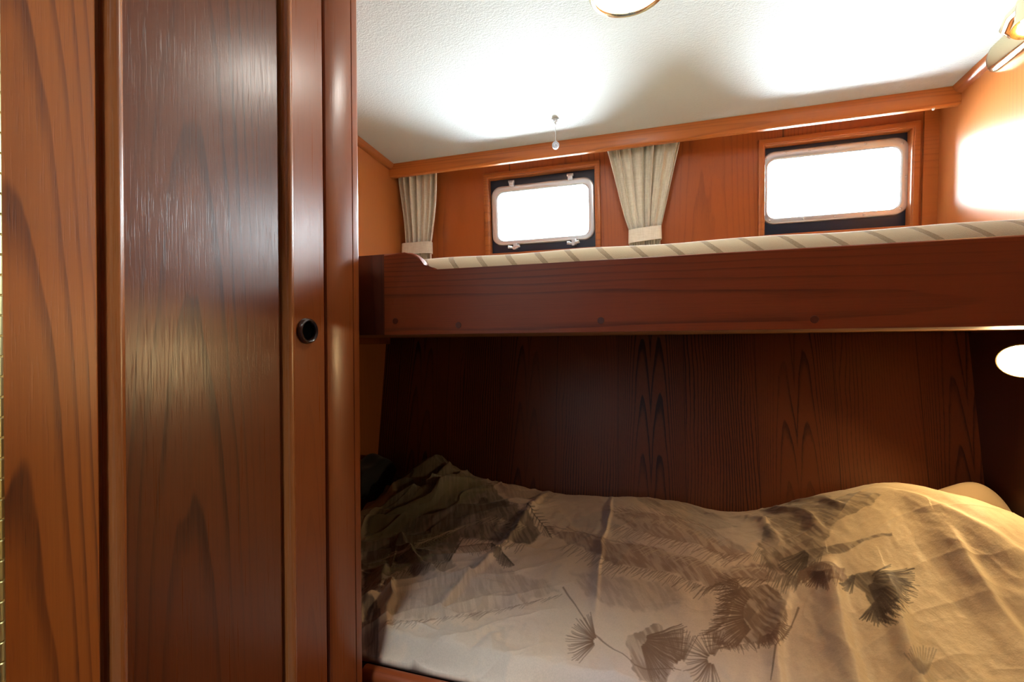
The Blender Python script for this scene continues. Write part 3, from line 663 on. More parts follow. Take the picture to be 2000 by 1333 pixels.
BARBS = [
 (0,0.80,0.0022,-.355,1.303,-.288,1.241),(0,0.80,0.0022,-.288,1.241,-.260,1.201),(0,0.80,0.0014,-.355,1.303,-.355,1.289),(0,0.80,0.0014,-.355,1.303,-.343,1.303),
 (0,0.80,0.0014,-.344,1.289,-.344,1.272),(0,0.80,0.0014,-.344,1.289,-.333,1.306),(0,0.80,0.0014,-.337,1.291,-.337,1.270),(0,0.80,0.0014,-.337,1.291,-.321,1.306),
 (0,0.80,0.0014,-.328,1.284,-.327,1.249),(0,0.80,0.0014,-.328,1.284,-.306,1.297),(0,0.80,0.0014,-.318,1.273,-.317,1.239),(0,0.80,0.0014,-.318,1.273,-.298,1.282),
 (0,0.80,0.0014,-.308,1.262,-.307,1.228),(0,0.80,0.0014,-.308,1.262,-.287,1.269),(0,0.80,0.0014,-.299,1.255,-.298,1.224),(0,0.80,0.0014,-.299,1.255,-.279,1.260),
 (0,0.80,0.0014,-.288,1.241,-.290,1.213),(0,0.80,0.0014,-.288,1.241,-.264,1.245),(0,0.80,0.0014,-.284,1.235,-.286,1.207),(0,0.80,0.0014,-.284,1.235,-.262,1.238),
 (0,0.80,0.0014,-.280,1.229,-.282,1.205),(0,0.80,0.0014,-.280,1.229,-.265,1.234),(0,0.80,0.0014,-.276,1.224,-.277,1.206),(0,0.80,0.0014,-.276,1.224,-.262,1.228),
 (0,0.80,0.0014,-.272,1.218,-.273,1.204),(0,0.80,0.0014,-.272,1.218,-.261,1.221),(0,0.80,0.0014,-.268,1.216,-.268,1.202),(0,0.80,0.0014,-.268,1.216,-.263,1.214),
 (0,0.80,0.0014,-.264,1.207,-.264,1.203),(0,0.80,0.0014,-.264,1.207,-.262,1.207),(0,0.75,0.0022,-.414,1.150,-.365,1.110),(0,0.75,0.0022,-.365,1.110,-.330,1.083),
 (0,0.75,0.0014,-.414,1.150,-.402,1.110),(0,0.75,0.0014,-.411,1.148,-.398,1.107),(0,0.75,0.0014,-.407,1.143,-.395,1.101),(0,0.75,0.0014,-.403,1.140,-.391,1.099),
 (0,0.75,0.0014,-.392,1.116,-.388,1.093),(0,0.75,0.0014,-.389,1.113,-.386,1.094),(0,0.75,0.0014,-.387,1.114,-.384,1.094),(0,0.75,0.0014,-.385,1.115,-.382,1.095),
 (0,0.75,0.0014,-.383,1.115,-.378,1.086),(0,0.75,0.0014,-.381,1.116,-.375,1.087),(0,0.75,0.0014,-.379,1.117,-.372,1.081),(0,0.75,0.0014,-.377,1.117,-.368,1.078),
 (0,0.75,0.0014,-.373,1.115,-.366,1.079),(0,0.75,0.0014,-.371,1.115,-.364,1.080),(0,0.75,0.0014,-.368,1.113,-.360,1.074),(0,0.75,0.0014,-.365,1.110,-.359,1.074),
 (0,0.75,0.0014,-.362,1.108,-.358,1.078),(0,0.75,0.0014,-.361,1.108,-.356,1.075),(0,0.75,0.0014,-.358,1.106,-.352,1.066),(0,0.75,0.0014,-.355,1.103,-.352,1.077),
 (0,0.75,0.0014,-.353,1.100,-.350,1.077),(0,0.75,0.0014,-.351,1.101,-.347,1.071),(0,0.75,0.0014,-.349,1.098,-.345,1.075),(0,0.75,0.0014,-.347,1.099,-.342,1.073),
 (0,0.75,0.0014,-.344,1.096,-.340,1.073),(0,0.75,0.0014,-.342,1.094,-.339,1.077),(0,0.75,0.0014,-.339,1.091,-.337,1.074),(0,0.75,0.0014,-.336,1.088,-.335,1.078),
 (0,0.75,0.0014,-.334,1.086,-.333,1.079),(0,0.75,0.0014,-.331,1.083,-.331,1.080),(1,0.60,0.0022,-.505,1.119,-.414,1.150),(1,0.60,0.0014,-.505,1.119,-.486,1.104),
 (1,0.60,0.0014,-.501,1.120,-.482,1.106),(1,0.60,0.0014,-.498,1.121,-.476,1.104),(1,0.60,0.0014,-.494,1.123,-.462,1.091),(1,0.60,0.0014,-.491,1.124,-.459,1.092),
 (1,0.60,0.0014,-.487,1.125,-.452,1.091),(1,0.60,0.0014,-.484,1.126,-.444,1.090),(1,0.60,0.0014,-.480,1.127,-.446,1.092),(1,0.60,0.0014,-.477,1.128,-.443,1.094),
 (1,0.60,0.0014,-.473,1.129,-.438,1.095),(1,0.60,0.0014,-.470,1.130,-.428,1.091),(1,0.60,0.0014,-.467,1.134,-.427,1.095),(1,0.60,0.0014,-.464,1.135,-.427,1.098),
 (1,0.60,0.0014,-.460,1.136,-.423,1.096),(1,0.60,0.0014,-.457,1.138,-.422,1.100),(1,0.60,0.0014,-.453,1.139,-.417,1.101),(1,0.60,0.0014,-.450,1.140,-.419,1.104),
 (1,0.60,0.0014,-.446,1.141,-.412,1.103),(1,0.60,0.0014,-.442,1.142,-.407,1.101),(1,0.60,0.0014,-.439,1.143,-.407,1.105),(1,0.60,0.0014,-.435,1.144,-.407,1.108),
 (1,0.60,0.0014,-.432,1.145,-.405,1.109),(1,0.60,0.0014,-.428,1.146,-.416,1.133),(1,0.60,0.0014,-.425,1.147,-.414,1.137),(1,0.60,0.0014,-.421,1.148,-.412,1.137),
 (1,0.60,0.0014,-.418,1.149,-.413,1.144),(5,0.55,0.0022,-.691,.997,-.609,1.060),(5,0.55,0.0022,-.609,1.060,-.520,1.190),(5,0.55,0.0014,-.691,.997,-.676,.991),
 (5,0.55,0.0014,-.691,.997,-.701,1.018),(5,0.55,0.0014,-.690,1.004,-.670,.993),(5,0.55,0.0014,-.690,1.004,-.700,1.025),(5,0.55,0.0014,-.687,1.009,-.665,.995),
 (5,0.55,0.0014,-.687,1.009,-.697,1.030),(5,0.55,0.0014,-.683,1.013,-.651,.985),(5,0.55,0.0014,-.683,1.013,-.693,1.034),(5,0.55,0.0014,-.680,1.018,-.643,.984),
 (5,0.55,0.0014,-.680,1.018,-.691,1.042),(5,0.55,0.0014,-.677,1.022,-.639,.989),(5,0.55,0.0014,-.677,1.022,-.685,1.040),(5,0.55,0.0014,-.674,1.026,-.639,.996),
 (5,0.55,0.0014,-.674,1.026,-.683,1.048),(5,0.55,0.0014,-.669,1.028,-.633,1.004),(5,0.55,0.0014,-.669,1.028,-.677,1.050),(5,0.55,0.0014,-.666,1.032,-.633,1.011),
 (5,0.55,0.0014,-.666,1.032,-.674,1.054),(5,0.55,0.0014,-.662,1.037,-.624,1.014),(5,0.55,0.0014,-.662,1.037,-.670,1.059),(5,0.55,0.0014,-.659,1.041,-.628,1.023),
 (5,0.55,0.0014,-.659,1.041,-.665,1.060),(5,0.55,0.0014,-.654,1.043,-.627,1.030),(5,0.55,0.0014,-.654,1.043,-.659,1.062),(5,0.55,0.0014,-.647,1.041,-.614,1.027),
 (5,0.55,0.0014,-.647,1.041,-.654,1.063),(5,0.55,0.0014,-.645,1.049,-.618,1.037),(5,0.55,0.0014,-.645,1.049,-.650,1.068),(5,0.55,0.0014,-.642,1.053,-.610,1.036),
 (5,0.55,0.0014,-.642,1.053,-.645,1.073),(5,0.55,0.0014,-.637,1.055,-.607,1.040),(5,0.55,0.0014,-.637,1.055,-.639,1.071),(5,0.55,0.0014,-.633,1.059,-.592,1.034),
 (5,0.55,0.0014,-.633,1.059,-.632,1.070),(5,0.55,0.0014,-.628,1.061,-.584,1.033),(5,0.55,0.0014,-.628,1.061,-.627,1.072),(5,0.55,0.0014,-.621,1.060,-.587,1.039),
 (5,0.55,0.0014,-.621,1.060,-.620,1.070),(5,0.55,0.0014,-.616,1.061,-.584,1.040),(5,0.55,0.0014,-.616,1.061,-.615,1.072),(5,0.55,0.0014,-.609,1.060,-.575,1.039),
 (5,0.55,0.0014,-.609,1.060,-.630,1.105),(5,0.55,0.0014,-.601,1.059,-.571,1.054),(5,0.55,0.0014,-.601,1.059,-.624,1.107),(5,0.55,0.0014,-.600,1.070,-.577,1.066),
 (5,0.55,0.0014,-.600,1.070,-.619,1.112),(5,0.55,0.0014,-.600,1.083,-.570,1.068),(5,0.55,0.0014,-.600,1.083,-.614,1.117),(5,0.55,0.0014,-.601,1.100,-.566,1.073),
 (5,0.55,0.0014,-.601,1.100,-.610,1.125),(5,0.55,0.0014,-.596,1.105,-.565,1.084),(5,0.55,0.0014,-.596,1.105,-.603,1.124),(5,0.55,0.0014,-.591,1.110,-.559,1.096),
 (5,0.55,0.0014,-.591,1.110,-.600,1.135),(5,0.55,0.0014,-.588,1.118,-.556,1.104),(5,0.55,0.0014,-.588,1.118,-.594,1.137),(5,0.55,0.0014,-.583,1.123,-.554,1.111),
 (5,0.55,0.0014,-.583,1.123,-.590,1.145),(5,0.55,0.0014,-.577,1.128,-.552,1.119),(5,0.55,0.0014,-.577,1.128,-.585,1.150),(5,0.55,0.0014,-.574,1.136,-.553,1.129),
 (5,0.55,0.0014,-.574,1.136,-.579,1.152),(5,0.55,0.0014,-.568,1.141,-.552,1.136),(5,0.55,0.0014,-.568,1.141,-.576,1.163),(5,0.55,0.0014,-.563,1.146,-.545,1.142),
 (5,0.55,0.0014,-.563,1.146,-.571,1.168),(5,0.55,0.0014,-.558,1.151,-.544,1.149),(5,0.55,0.0014,-.558,1.151,-.563,1.167),(5,0.55,0.0014,-.552,1.156,-.539,1.154),
 (5,0.55,0.0014,-.552,1.156,-.556,1.169),(5,0.55,0.0014,-.548,1.165,-.536,1.161),(5,0.55,0.0014,-.548,1.165,-.551,1.174),(5,0.55,0.0014,-.543,1.170,-.533,1.166),
 (5,0.55,0.0014,-.543,1.170,-.544,1.176),(5,0.55,0.0014,-.537,1.175,-.531,1.173),(5,0.55,0.0014,-.537,1.175,-.539,1.181),(5,0.55,0.0014,-.532,1.180,-.526,1.178),
 (5,0.55,0.0014,-.532,1.180,-.532,1.183),(5,0.55,0.0014,-.526,1.185,-.522,1.183),(5,0.55,0.0014,-.526,1.185,-.527,1.188),(5,0.50,0.0022,-.671,.958,-.604,1.024),
 (5,0.50,0.0022,-.604,1.024,-.539,1.067),(5,0.50,0.0014,-.671,.958,-.661,.955),(5,0.50,0.0014,-.671,.958,-.676,.967),(5,0.50,0.0014,-.667,.963,-.649,.951),
 (5,0.50,0.0014,-.667,.963,-.669,.969),(5,0.50,0.0014,-.661,.965,-.638,.948),(5,0.50,0.0014,-.661,.965,-.665,.974),(5,0.50,0.0014,-.653,.964,-.634,.949),
 (5,0.50,0.0014,-.653,.964,-.659,.976),(5,0.50,0.0014,-.645,.963,-.623,.949),(5,0.50,0.0014,-.645,.963,-.654,.981),(5,0.50,0.0014,-.639,.965,-.618,.954),
 (5,0.50,0.0014,-.639,.965,-.647,.983),(5,0.50,0.0014,-.632,.964,-.621,.967),(5,0.50,0.0014,-.632,.964,-.640,.982),(5,0.50,0.0014,-.633,.977,-.608,.964),
 (5,0.50,0.0014,-.633,.977,-.637,.989),(5,0.50,0.0014,-.633,.987,-.610,.980),(5,0.50,0.0014,-.633,.987,-.637,1.000),(5,0.50,0.0014,-.632,.998,-.609,.991),
 (5,0.50,0.0014,-.632,.998,-.644,1.025),(5,0.50,0.0014,-.628,1.003,-.604,.996),(5,0.50,0.0014,-.628,1.003,-.638,1.027),(5,0.50,0.0014,-.623,1.007,-.600,1.001),
 (5,0.50,0.0014,-.623,1.007,-.634,1.032),(5,0.50,0.0014,-.619,1.012,-.598,1.008),(5,0.50,0.0014,-.619,1.012,-.632,1.042),(5,0.50,0.0014,-.613,1.014,-.591,1.010),
 (5,0.50,0.0014,-.613,1.014,-.629,1.050),(5,0.50,0.0014,-.608,1.019,-.590,1.018),(5,0.50,0.0014,-.608,1.019,-.623,1.052),(5,0.50,0.0014,-.604,1.024,-.589,1.021),
 (5,0.50,0.0014,-.604,1.024,-.613,1.048),(5,0.50,0.0014,-.600,1.028,-.580,1.021),(5,0.50,0.0014,-.600,1.028,-.605,1.047),(5,0.50,0.0014,-.595,1.030,-.574,1.022),
 (5,0.50,0.0014,-.595,1.030,-.599,1.046),(5,0.50,0.0014,-.590,1.031,-.574,1.026),(5,0.50,0.0014,-.590,1.031,-.593,1.044),(5,0.50,0.0014,-.585,1.033,-.566,1.025),
 (5,0.50,0.0014,-.585,1.033,-.586,1.043),(5,0.50,0.0014,-.580,1.034,-.566,1.028),(5,0.50,0.0014,-.580,1.034,-.579,1.042),(5,0.50,0.0014,-.574,1.033,-.557,1.028),
 (5,0.50,0.0014,-.574,1.033,-.574,1.040),(5,0.50,0.0014,-.569,1.034,-.554,1.028),(5,0.50,0.0014,-.569,1.034,-.577,1.056),(5,0.50,0.0014,-.564,1.036,-.550,1.030),
 (5,0.50,0.0014,-.564,1.036,-.572,1.058),(5,0.50,0.0014,-.565,1.049,-.557,1.048),(5,0.50,0.0014,-.565,1.049,-.567,1.059),(5,0.50,0.0014,-.562,1.054,-.551,1.050),
 (5,0.50,0.0014,-.562,1.054,-.561,1.057),(5,0.50,0.0014,-.557,1.055,-.551,1.054),(5,0.50,0.0014,-.557,1.055,-.556,1.059),(5,0.50,0.0014,-.552,1.057,-.547,1.058),
 (5,0.50,0.0014,-.552,1.057,-.552,1.060),(5,0.50,0.0014,-.548,1.061,-.544,1.059),(5,0.50,0.0014,-.548,1.061,-.548,1.065),(5,0.50,0.0014,-.543,1.063,-.541,1.063),
 (5,0.50,0.0014,-.543,1.063,-.542,1.063),(2,0.60,0.0011,-.095,1.245,-.120,1.216),(2,0.60,0.0011,-.090,1.243,-.125,1.201),(2,0.60,0.0011,-.087,1.240,-.104,1.214),
 (2,0.60,0.0011,-.081,1.235,-.106,1.214),(2,0.60,0.0011,-.074,1.237,-.102,1.191),(2,0.60,0.0011,-.071,1.235,-.102,1.208),(2,0.60,0.0011,-.064,1.230,-.089,1.198),
 (2,0.60,0.0011,-.060,1.228,-.099,1.202),(2,0.60,0.0011,-.054,1.226,-.089,1.178),(2,0.60,0.0011,-.047,1.221,-.076,1.188),(2,0.60,0.0011,-.043,1.219,-.066,1.185),
 (2,0.60,0.0011,-.036,1.215,-.075,1.186),(2,0.60,0.0011,-.031,1.213,-.057,1.184),(2,0.60,0.0011,-.028,1.210,-.051,1.182),(2,0.60,0.0011,-.021,1.205,-.042,1.196),
 (2,0.60,0.0011,-.018,1.206,-.037,1.180),(2,0.60,0.0011,-.011,1.202,-.041,1.175),(2,0.60,0.0011,-.008,1.203,-.025,1.180),(2,0.60,0.0011,-.002,1.201,-.020,1.175),
 (2,0.60,0.0011,.003,1.199,-.021,1.178),(2,0.60,0.0011,.006,1.200,-.036,1.173),(2,0.60,0.0011,.014,1.199,-.018,1.155),(2,0.60,0.0011,.019,1.193,-.013,1.173),
 (2,0.60,0.0011,.022,1.194,-.015,1.156),(2,0.60,0.0011,.028,1.193,.012,1.167),(2,0.60,0.0011,.032,1.191,.001,1.157),(2,0.60,0.0011,.037,1.189,.016,1.165),
 (2,0.60,0.0011,.043,1.190,.012,1.164),(2,0.60,0.0011,.047,1.188,.025,1.164),(2,0.60,0.0011,.050,1.189,.018,1.162),(2,0.60,0.0011,.057,1.188,.035,1.157),
 (2,0.60,0.0011,.060,1.189,.039,1.158),(2,0.60,0.0011,.065,1.187,.042,1.173),(2,0.60,0.0011,.070,1.188,.041,1.152),(2,0.60,0.0011,.074,1.186,.047,1.143),
 (2,0.60,0.0011,.078,1.184,.036,1.157),(2,0.60,0.0011,.086,1.180,.059,1.140),(2,0.60,0.0011,.089,1.177,.065,1.163),(2,0.60,0.0011,.093,1.175,.061,1.134),
 (2,0.60,0.0011,.100,1.174,.077,1.156),(2,0.60,0.0011,.104,1.171,.086,1.145),(2,0.60,0.0011,.110,1.166,.082,1.137),(2,0.60,0.0011,.116,1.165,.086,1.145),
 (2,0.60,0.0011,.118,1.165,.100,1.153),(2,0.60,0.0011,.124,1.164,.105,1.151),(2,0.60,0.0011,.131,1.162,.093,1.133),(2,0.60,0.0011,.135,1.160,.105,1.127),
 (2,0.60,0.0011,.141,1.158,.110,1.122),(2,0.60,0.0011,.144,1.156,.112,1.122),(2,0.60,0.0011,.149,1.154,.129,1.138),(2,0.60,0.0011,.154,1.152,.136,1.136),
 (2,0.60,0.0011,.157,1.153,.137,1.130),(2,0.60,0.0011,.163,1.151,.128,1.117),(2,0.60,0.0011,.166,1.149,.139,1.130),(2,0.60,0.0011,.168,1.150,.153,1.135),
 (2,0.60,0.0011,.174,1.151,.153,1.138),(2,0.60,0.0011,.177,1.152,.156,1.129),(2,0.60,0.0011,.179,1.149,.146,1.126),(2,0.60,0.0011,.181,1.150,.145,1.115),
 (2,0.60,0.0011,.185,1.151,.151,1.113),(2,0.60,0.0011,.188,1.152,.155,1.118),(2,0.60,0.0011,.191,1.150,.159,1.137),(2,0.60,0.0011,.195,1.151,.163,1.131),
 (2,0.60,0.0011,.198,1.152,.182,1.140),(2,0.60,0.0011,.201,1.153,.164,1.131),(2,0.60,0.0011,.204,1.154,.166,1.128),(2,0.60,0.0011,.206,1.151,.170,1.130),
 (2,0.60,0.0011,.210,1.152,.176,1.118),(2,0.60,0.0011,.213,1.153,.184,1.127),(2,0.60,0.0011,.215,1.150,.193,1.126),(2,0.60,0.0011,-.108,1.303,-.133,1.329),
 (2,0.60,0.0011,-.103,1.307,-.121,1.319),(2,0.60,0.0011,-.101,1.308,-.126,1.345),(2,0.60,0.0011,-.095,1.310,-.111,1.316),(2,0.60,0.0011,-.091,1.311,-.114,1.314),
 (2,0.60,0.0011,-.090,1.311,-.116,1.317),(2,0.60,0.0011,-.085,1.313,-.109,1.354),(2,0.60,0.0011,-.083,1.314,-.099,1.330),(2,0.60,0.0011,-.078,1.315,-.107,1.330),
 (2,0.60,0.0011,-.073,1.313,-.093,1.342),(2,0.60,0.0011,-.070,1.314,-.089,1.350),(2,0.60,0.0011,-.066,1.312,-.096,1.341),(2,0.60,0.0011,-.064,1.313,-.093,1.342),
 (2,0.60,0.0011,-.059,1.311,-.075,1.337),(2,0.60,0.0011,-.057,1.311,-.089,1.339),(2,0.60,0.0011,-.053,1.313,-.074,1.337),(2,0.60,0.0011,-.048,1.314,-.068,1.332),
 (2,0.60,0.0011,-.042,1.312,-.063,1.351),(2,0.60,0.0011,-.038,1.314,-.055,1.339),(2,0.60,0.0011,-.028,1.307,-.051,1.354),(2,0.60,0.0011,-.025,1.307,-.041,1.320),
 (2,0.60,0.0011,-.018,1.309,-.045,1.356),(2,0.60,0.0011,-.009,1.302,-.031,1.319),(2,0.60,0.0011,-.005,1.300,-.024,1.332),(2,0.60,0.0011,.005,1.303,-.009,1.333),
 (2,0.60,0.0011,.011,1.305,-.014,1.356),(2,0.60,0.0011,.015,1.302,-.008,1.333),(2,0.60,0.0011,.024,1.302,.002,1.350),(2,0.60,0.0011,.027,1.299,.015,1.313),
 (2,0.60,0.0011,.036,1.298,.023,1.325),(2,0.60,0.0011,.039,1.299,.024,1.326),(2,0.60,0.0011,.049,1.299,.032,1.318),(2,0.60,0.0011,.055,1.298,.043,1.325),
 (2,0.60,0.0011,.061,1.296,.037,1.306),(2,0.60,0.0011,.068,1.294,.048,1.340),(2,0.60,0.0011,.073,1.292,.048,1.312),(2,0.60,0.0011,.076,1.290,.065,1.307),
 (2,0.60,0.0011,.083,1.285,.065,1.304),(2,0.60,0.0011,.089,1.280,.064,1.300),(2,0.60,0.0011,.096,1.275,.087,1.300),(2,0.60,0.0011,.099,1.270,.083,1.303),
 (2,0.60,0.0011,.105,1.268,.090,1.287),(2,0.60,0.0011,.111,1.266,.087,1.290),(2,0.60,0.0011,.116,1.265,.095,1.299),(2,0.60,0.0011,.122,1.259,.113,1.281),
 (2,0.60,0.0011,.129,1.251,.105,1.275),(2,0.60,0.0011,.134,1.249,.123,1.274),(2,0.60,0.0011,.140,1.244,.129,1.258),(2,0.60,0.0011,.144,1.242,.130,1.258),
 (2,0.60,0.0011,.149,1.237,.141,1.252),(1,0.55,0.0011,-.208,1.179,-.223,1.147),(1,0.55,0.0011,-.205,1.177,-.227,1.149),(1,0.55,0.0011,-.195,1.169,-.221,1.127),
 (1,0.55,0.0011,-.190,1.164,-.215,1.139),(1,0.55,0.0011,-.184,1.159,-.204,1.122),(1,0.55,0.0011,-.181,1.157,-.204,1.122),(1,0.55,0.0011,-.174,1.152,-.192,1.139),
 (1,0.55,0.0011,-.168,1.147,-.184,1.125),(1,0.55,0.0011,-.160,1.142,-.180,1.126),(1,0.55,0.0011,-.154,1.137,-.180,1.102),(1,0.55,0.0011,-.148,1.132,-.167,1.116),
 (1,0.55,0.0011,-.144,1.130,-.160,1.108),(1,0.55,0.0011,-.137,1.125,-.159,1.108),(1,0.55,0.0011,-.134,1.123,-.150,1.094),(1,0.55,0.0011,-.125,1.112,-.152,1.096),
 (1,0.55,0.0011,-.121,1.109,-.151,1.093),(1,0.55,0.0011,-.115,1.111,-.147,1.088),(1,0.55,0.0011,-.110,1.109,-.128,1.076),(1,0.55,0.0011,-.107,1.103,-.129,1.086),
 (1,0.55,0.0011,-.099,1.099,-.120,1.075),(1,0.55,0.0011,-.096,1.096,-.119,1.058),(1,0.55,0.0011,-.089,1.092,-.109,1.075),(1,0.55,0.0011,-.087,1.092,-.111,1.064),
 (1,0.55,0.0011,-.078,1.091,-.100,1.078),(1,0.55,0.0011,-.076,1.089,-.103,1.063),(1,0.55,0.0011,-.070,1.091,-.091,1.053),(1,0.55,0.0011,-.063,1.089,-.092,1.063),
 (1,0.55,0.0011,-.057,1.088,-.065,1.071),(1,0.55,0.0011,-.055,1.088,-.076,1.068),(1,0.55,0.0011,-.048,1.090,-.073,1.069),(1,0.55,0.0011,-.042,1.089,-.060,1.063),
 (1,0.55,0.0011,-.037,1.087,-.049,1.070),(1,0.55,0.0011,-.033,1.088,-.047,1.073),(1,0.55,0.0011,-.026,1.087,-.044,1.067),(1,0.55,0.0011,-.023,1.088,-.036,1.070),
 (1,0.55,0.0011,-.016,1.086,-.048,1.060),(1,0.55,0.0011,-.013,1.087,-.031,1.058),(1,0.55,0.0011,-.007,1.086,-.026,1.070),(1,0.55,0.0011,-.001,1.084,-.021,1.064),
 (1,0.55,0.0011,.003,1.085,-.011,1.071),(1,0.55,0.0011,.008,1.087,-.011,1.061),(1,0.55,0.0011,.014,1.085,-.001,1.067),(1,0.55,0.0011,.020,1.087,-.002,1.056),
 (1,0.55,0.0011,.025,1.085,.008,1.066),(1,0.55,0.0011,.028,1.083,.010,1.067),(1,0.55,0.0011,.032,1.080,.010,1.063),(1,0.55,0.0011,.035,1.082,.012,1.057),
 (1,0.55,0.0011,.039,1.076,.018,1.049),(1,0.55,0.0011,.043,1.077,.031,1.059),(1,0.55,0.0011,.046,1.075,.037,1.061),(1,0.55,0.0011,.050,1.076,.040,1.059),
 (1,0.55,0.0011,.056,1.074,.041,1.056),(1,0.55,0.0011,.058,1.071,.044,1.050),(1,0.55,0.0011,.062,1.073,.038,1.048),(1,0.55,0.0011,.066,1.070,.038,1.048),
 (1,0.55,0.0011,.069,1.068,.056,1.057),(1,0.55,0.0011,.075,1.066,.051,1.041),(1,0.55,0.0011,.078,1.067,.064,1.042),(1,0.55,0.0011,.081,1.065,.070,1.051),
 (1,0.55,0.0011,.085,1.062,.066,1.039),(1,0.55,0.0011,.089,1.063,.073,1.038),(1,0.55,0.0011,.093,1.061,.080,1.050),(1,0.55,0.0011,.096,1.059,.083,1.051),
 (1,0.55,0.0011,.099,1.060,.078,1.043),(1,0.55,0.0011,.104,1.058,.080,1.026),(1,0.55,0.0011,.107,1.059,.081,1.027),(1,0.55,0.0011,.110,1.056,.099,1.039),
 (1,0.55,0.0011,.114,1.057,.090,1.026),(1,0.55,0.0011,.117,1.062,.099,1.039),(1,0.55,0.0011,.120,1.063,.101,1.036),(1,0.55,0.0011,.123,1.063,.108,1.042),
 (1,0.55,0.0011,.125,1.064,.095,1.045),(1,0.55,0.0011,.129,1.069,.113,1.050),(1,0.55,0.0011,.131,1.069,.103,1.040),(1,0.55,0.0011,.134,1.070,.114,1.051),
 (1,0.55,0.0011,.138,1.072,.108,1.049),(1,0.55,0.0011,.139,1.072,.115,1.044),(1,0.55,0.0011,.143,1.073,.127,1.055),(1,0.55,0.0011,.145,1.074,.128,1.062),
 (1,0.55,0.0011,.149,1.075,.126,1.054),(1,0.55,0.0011,.153,1.076,.130,1.052),(1,0.55,0.0011,.156,1.077,.134,1.050),(1,0.55,0.0011,.158,1.081,.132,1.056),
 (1,0.55,0.0011,.161,1.082,.140,1.055),(1,0.55,0.0011,.164,1.083,.140,1.065),(1,0.55,0.0011,.166,1.084,.151,1.065),(1,0.55,0.0011,.169,1.084,.145,1.053),
 (1,0.55,0.0011,.172,1.085,.143,1.066),(1,0.55,0.0011,.176,1.087,.147,1.064),(1,0.55,0.0011,.179,1.088,.162,1.069),(1,0.55,0.0011,.180,1.088,.158,1.071),
 (1,0.55,0.0011,.185,1.089,.168,1.071),(1,0.55,0.0011,.188,1.090,.161,1.068),(1,0.55,0.0011,.189,1.087,.171,1.075),(1,0.55,0.0011,.193,1.088,.179,1.077),
 (1,0.55,0.0011,.195,1.089,.171,1.068),(1,0.55,0.0011,.198,1.090,.171,1.057),(1,0.55,0.0011,.200,1.087,.186,1.072),(1,0.55,0.0011,.203,1.088,.172,1.065),
 (1,0.55,0.0011,.206,1.089,.179,1.056),(1,0.55,0.0011,.208,1.086,.190,1.074),(1,0.55,0.0011,.211,1.087,.197,1.076),(1,0.55,0.0011,.214,1.088,.187,1.059),
 (1,0.55,0.0011,.217,1.085,.192,1.060),(1,0.55,0.0011,.219,1.086,.192,1.064),(1,0.55,0.0011,.222,1.087,.206,1.075),(1,0.55,0.0011,.224,1.087,.195,1.062),
 (1,0.55,0.0011,.227,1.085,.210,1.066),(1,0.55,0.0011,.230,1.086,.205,1.068),(1,0.55,0.0011,.232,1.086,.210,1.073),(2,0.60,0.0011,-.292,1.246,-.311,1.244),
 (2,0.60,0.0011,-.282,1.243,-.298,1.244),(2,0.60,0.0011,-.276,1.244,-.306,1.242),(2,0.60,0.0011,-.268,1.243,-.292,1.253),(2,0.60,0.0011,-.261,1.242,-.278,1.247),
 (2,0.60,0.0011,-.252,1.241,-.266,1.247),(2,0.60,0.0011,-.247,1.240,-.268,1.254),(2,0.60,0.0011,-.241,1.241,-.259,1.246),(2,0.60,0.0011,-.228,1.235,-.246,1.243),
 (2,0.60,0.0011,-.221,1.234,-.239,1.242),(2,0.60,0.0011,-.212,1.230,-.232,1.251),(2,0.60,0.0011,-.207,1.231,-.228,1.249),(2,0.60,0.0011,-.197,1.227,-.223,1.243),
 (2,0.60,0.0011,-.194,1.228,-.224,1.233),(2,0.60,0.0011,-.186,1.224,-.204,1.228),(2,0.60,0.0011,-.178,1.216,-.204,1.239),(2,0.60,0.0011,-.168,1.212,-.183,1.221),
 (2,0.60,0.0011,-.162,1.207,-.184,1.228),(2,0.60,0.0011,-.150,1.197,-.169,1.215),(2,0.60,0.0011,-.142,1.192,-.169,1.212),(2,0.60,0.0011,-.136,1.191,-.152,1.200),
 (2,0.60,0.0011,-.132,1.185,-.157,1.201),(2,0.60,0.0011,-.121,1.182,-.142,1.189),(2,0.60,0.0011,-.116,1.183,-.128,1.176),(2,0.60,0.0011,-.109,1.178,-.131,1.186),
 (2,0.60,0.0011,-.102,1.177,-.120,1.185),(2,0.60,0.0011,-.097,1.175,-.111,1.181),(2,0.60,0.0011,-.088,1.171,-.106,1.179),(2,0.60,0.0011,-.080,1.170,-.102,1.181),
 (2,0.60,0.0011,-.071,1.166,-.088,1.178),(2,0.60,0.0011,-.060,1.162,-.080,1.184),(2,0.60,0.0011,-.055,1.160,-.070,1.166),(2,0.60,0.0011,-.043,1.157,-.059,1.173),
 (2,0.60,0.0011,-.038,1.156,-.061,1.166),(2,0.60,0.0011,-.030,1.154,-.050,1.172),(2,0.60,0.0011,-.020,1.154,-.036,1.163),(2,0.60,0.0011,-.013,1.153,-.029,1.158),
 (2,0.60,0.0011,-.006,1.151,-.031,1.165),(2,0.60,0.0011,.006,1.152,-.019,1.158),(2,0.60,0.0011,.012,1.150,-.009,1.161),(8,0.50,0.0011,-.042,1.161,-.057,1.150),
 (8,0.50,0.0011,-.035,1.160,-.062,1.141),(8,0.50,0.0011,-.031,1.157,-.059,1.139),(8,0.50,0.0011,-.026,1.156,-.044,1.143),(8,0.50,0.0011,-.018,1.155,-.029,1.144),
 (8,0.50,0.0011,-.014,1.152,-.045,1.136),(8,0.50,0.0011,-.006,1.155,-.023,1.150),(8,0.50,0.0011,-.003,1.152,-.029,1.131),(8,0.50,0.0011,.003,1.151,-.023,1.126),
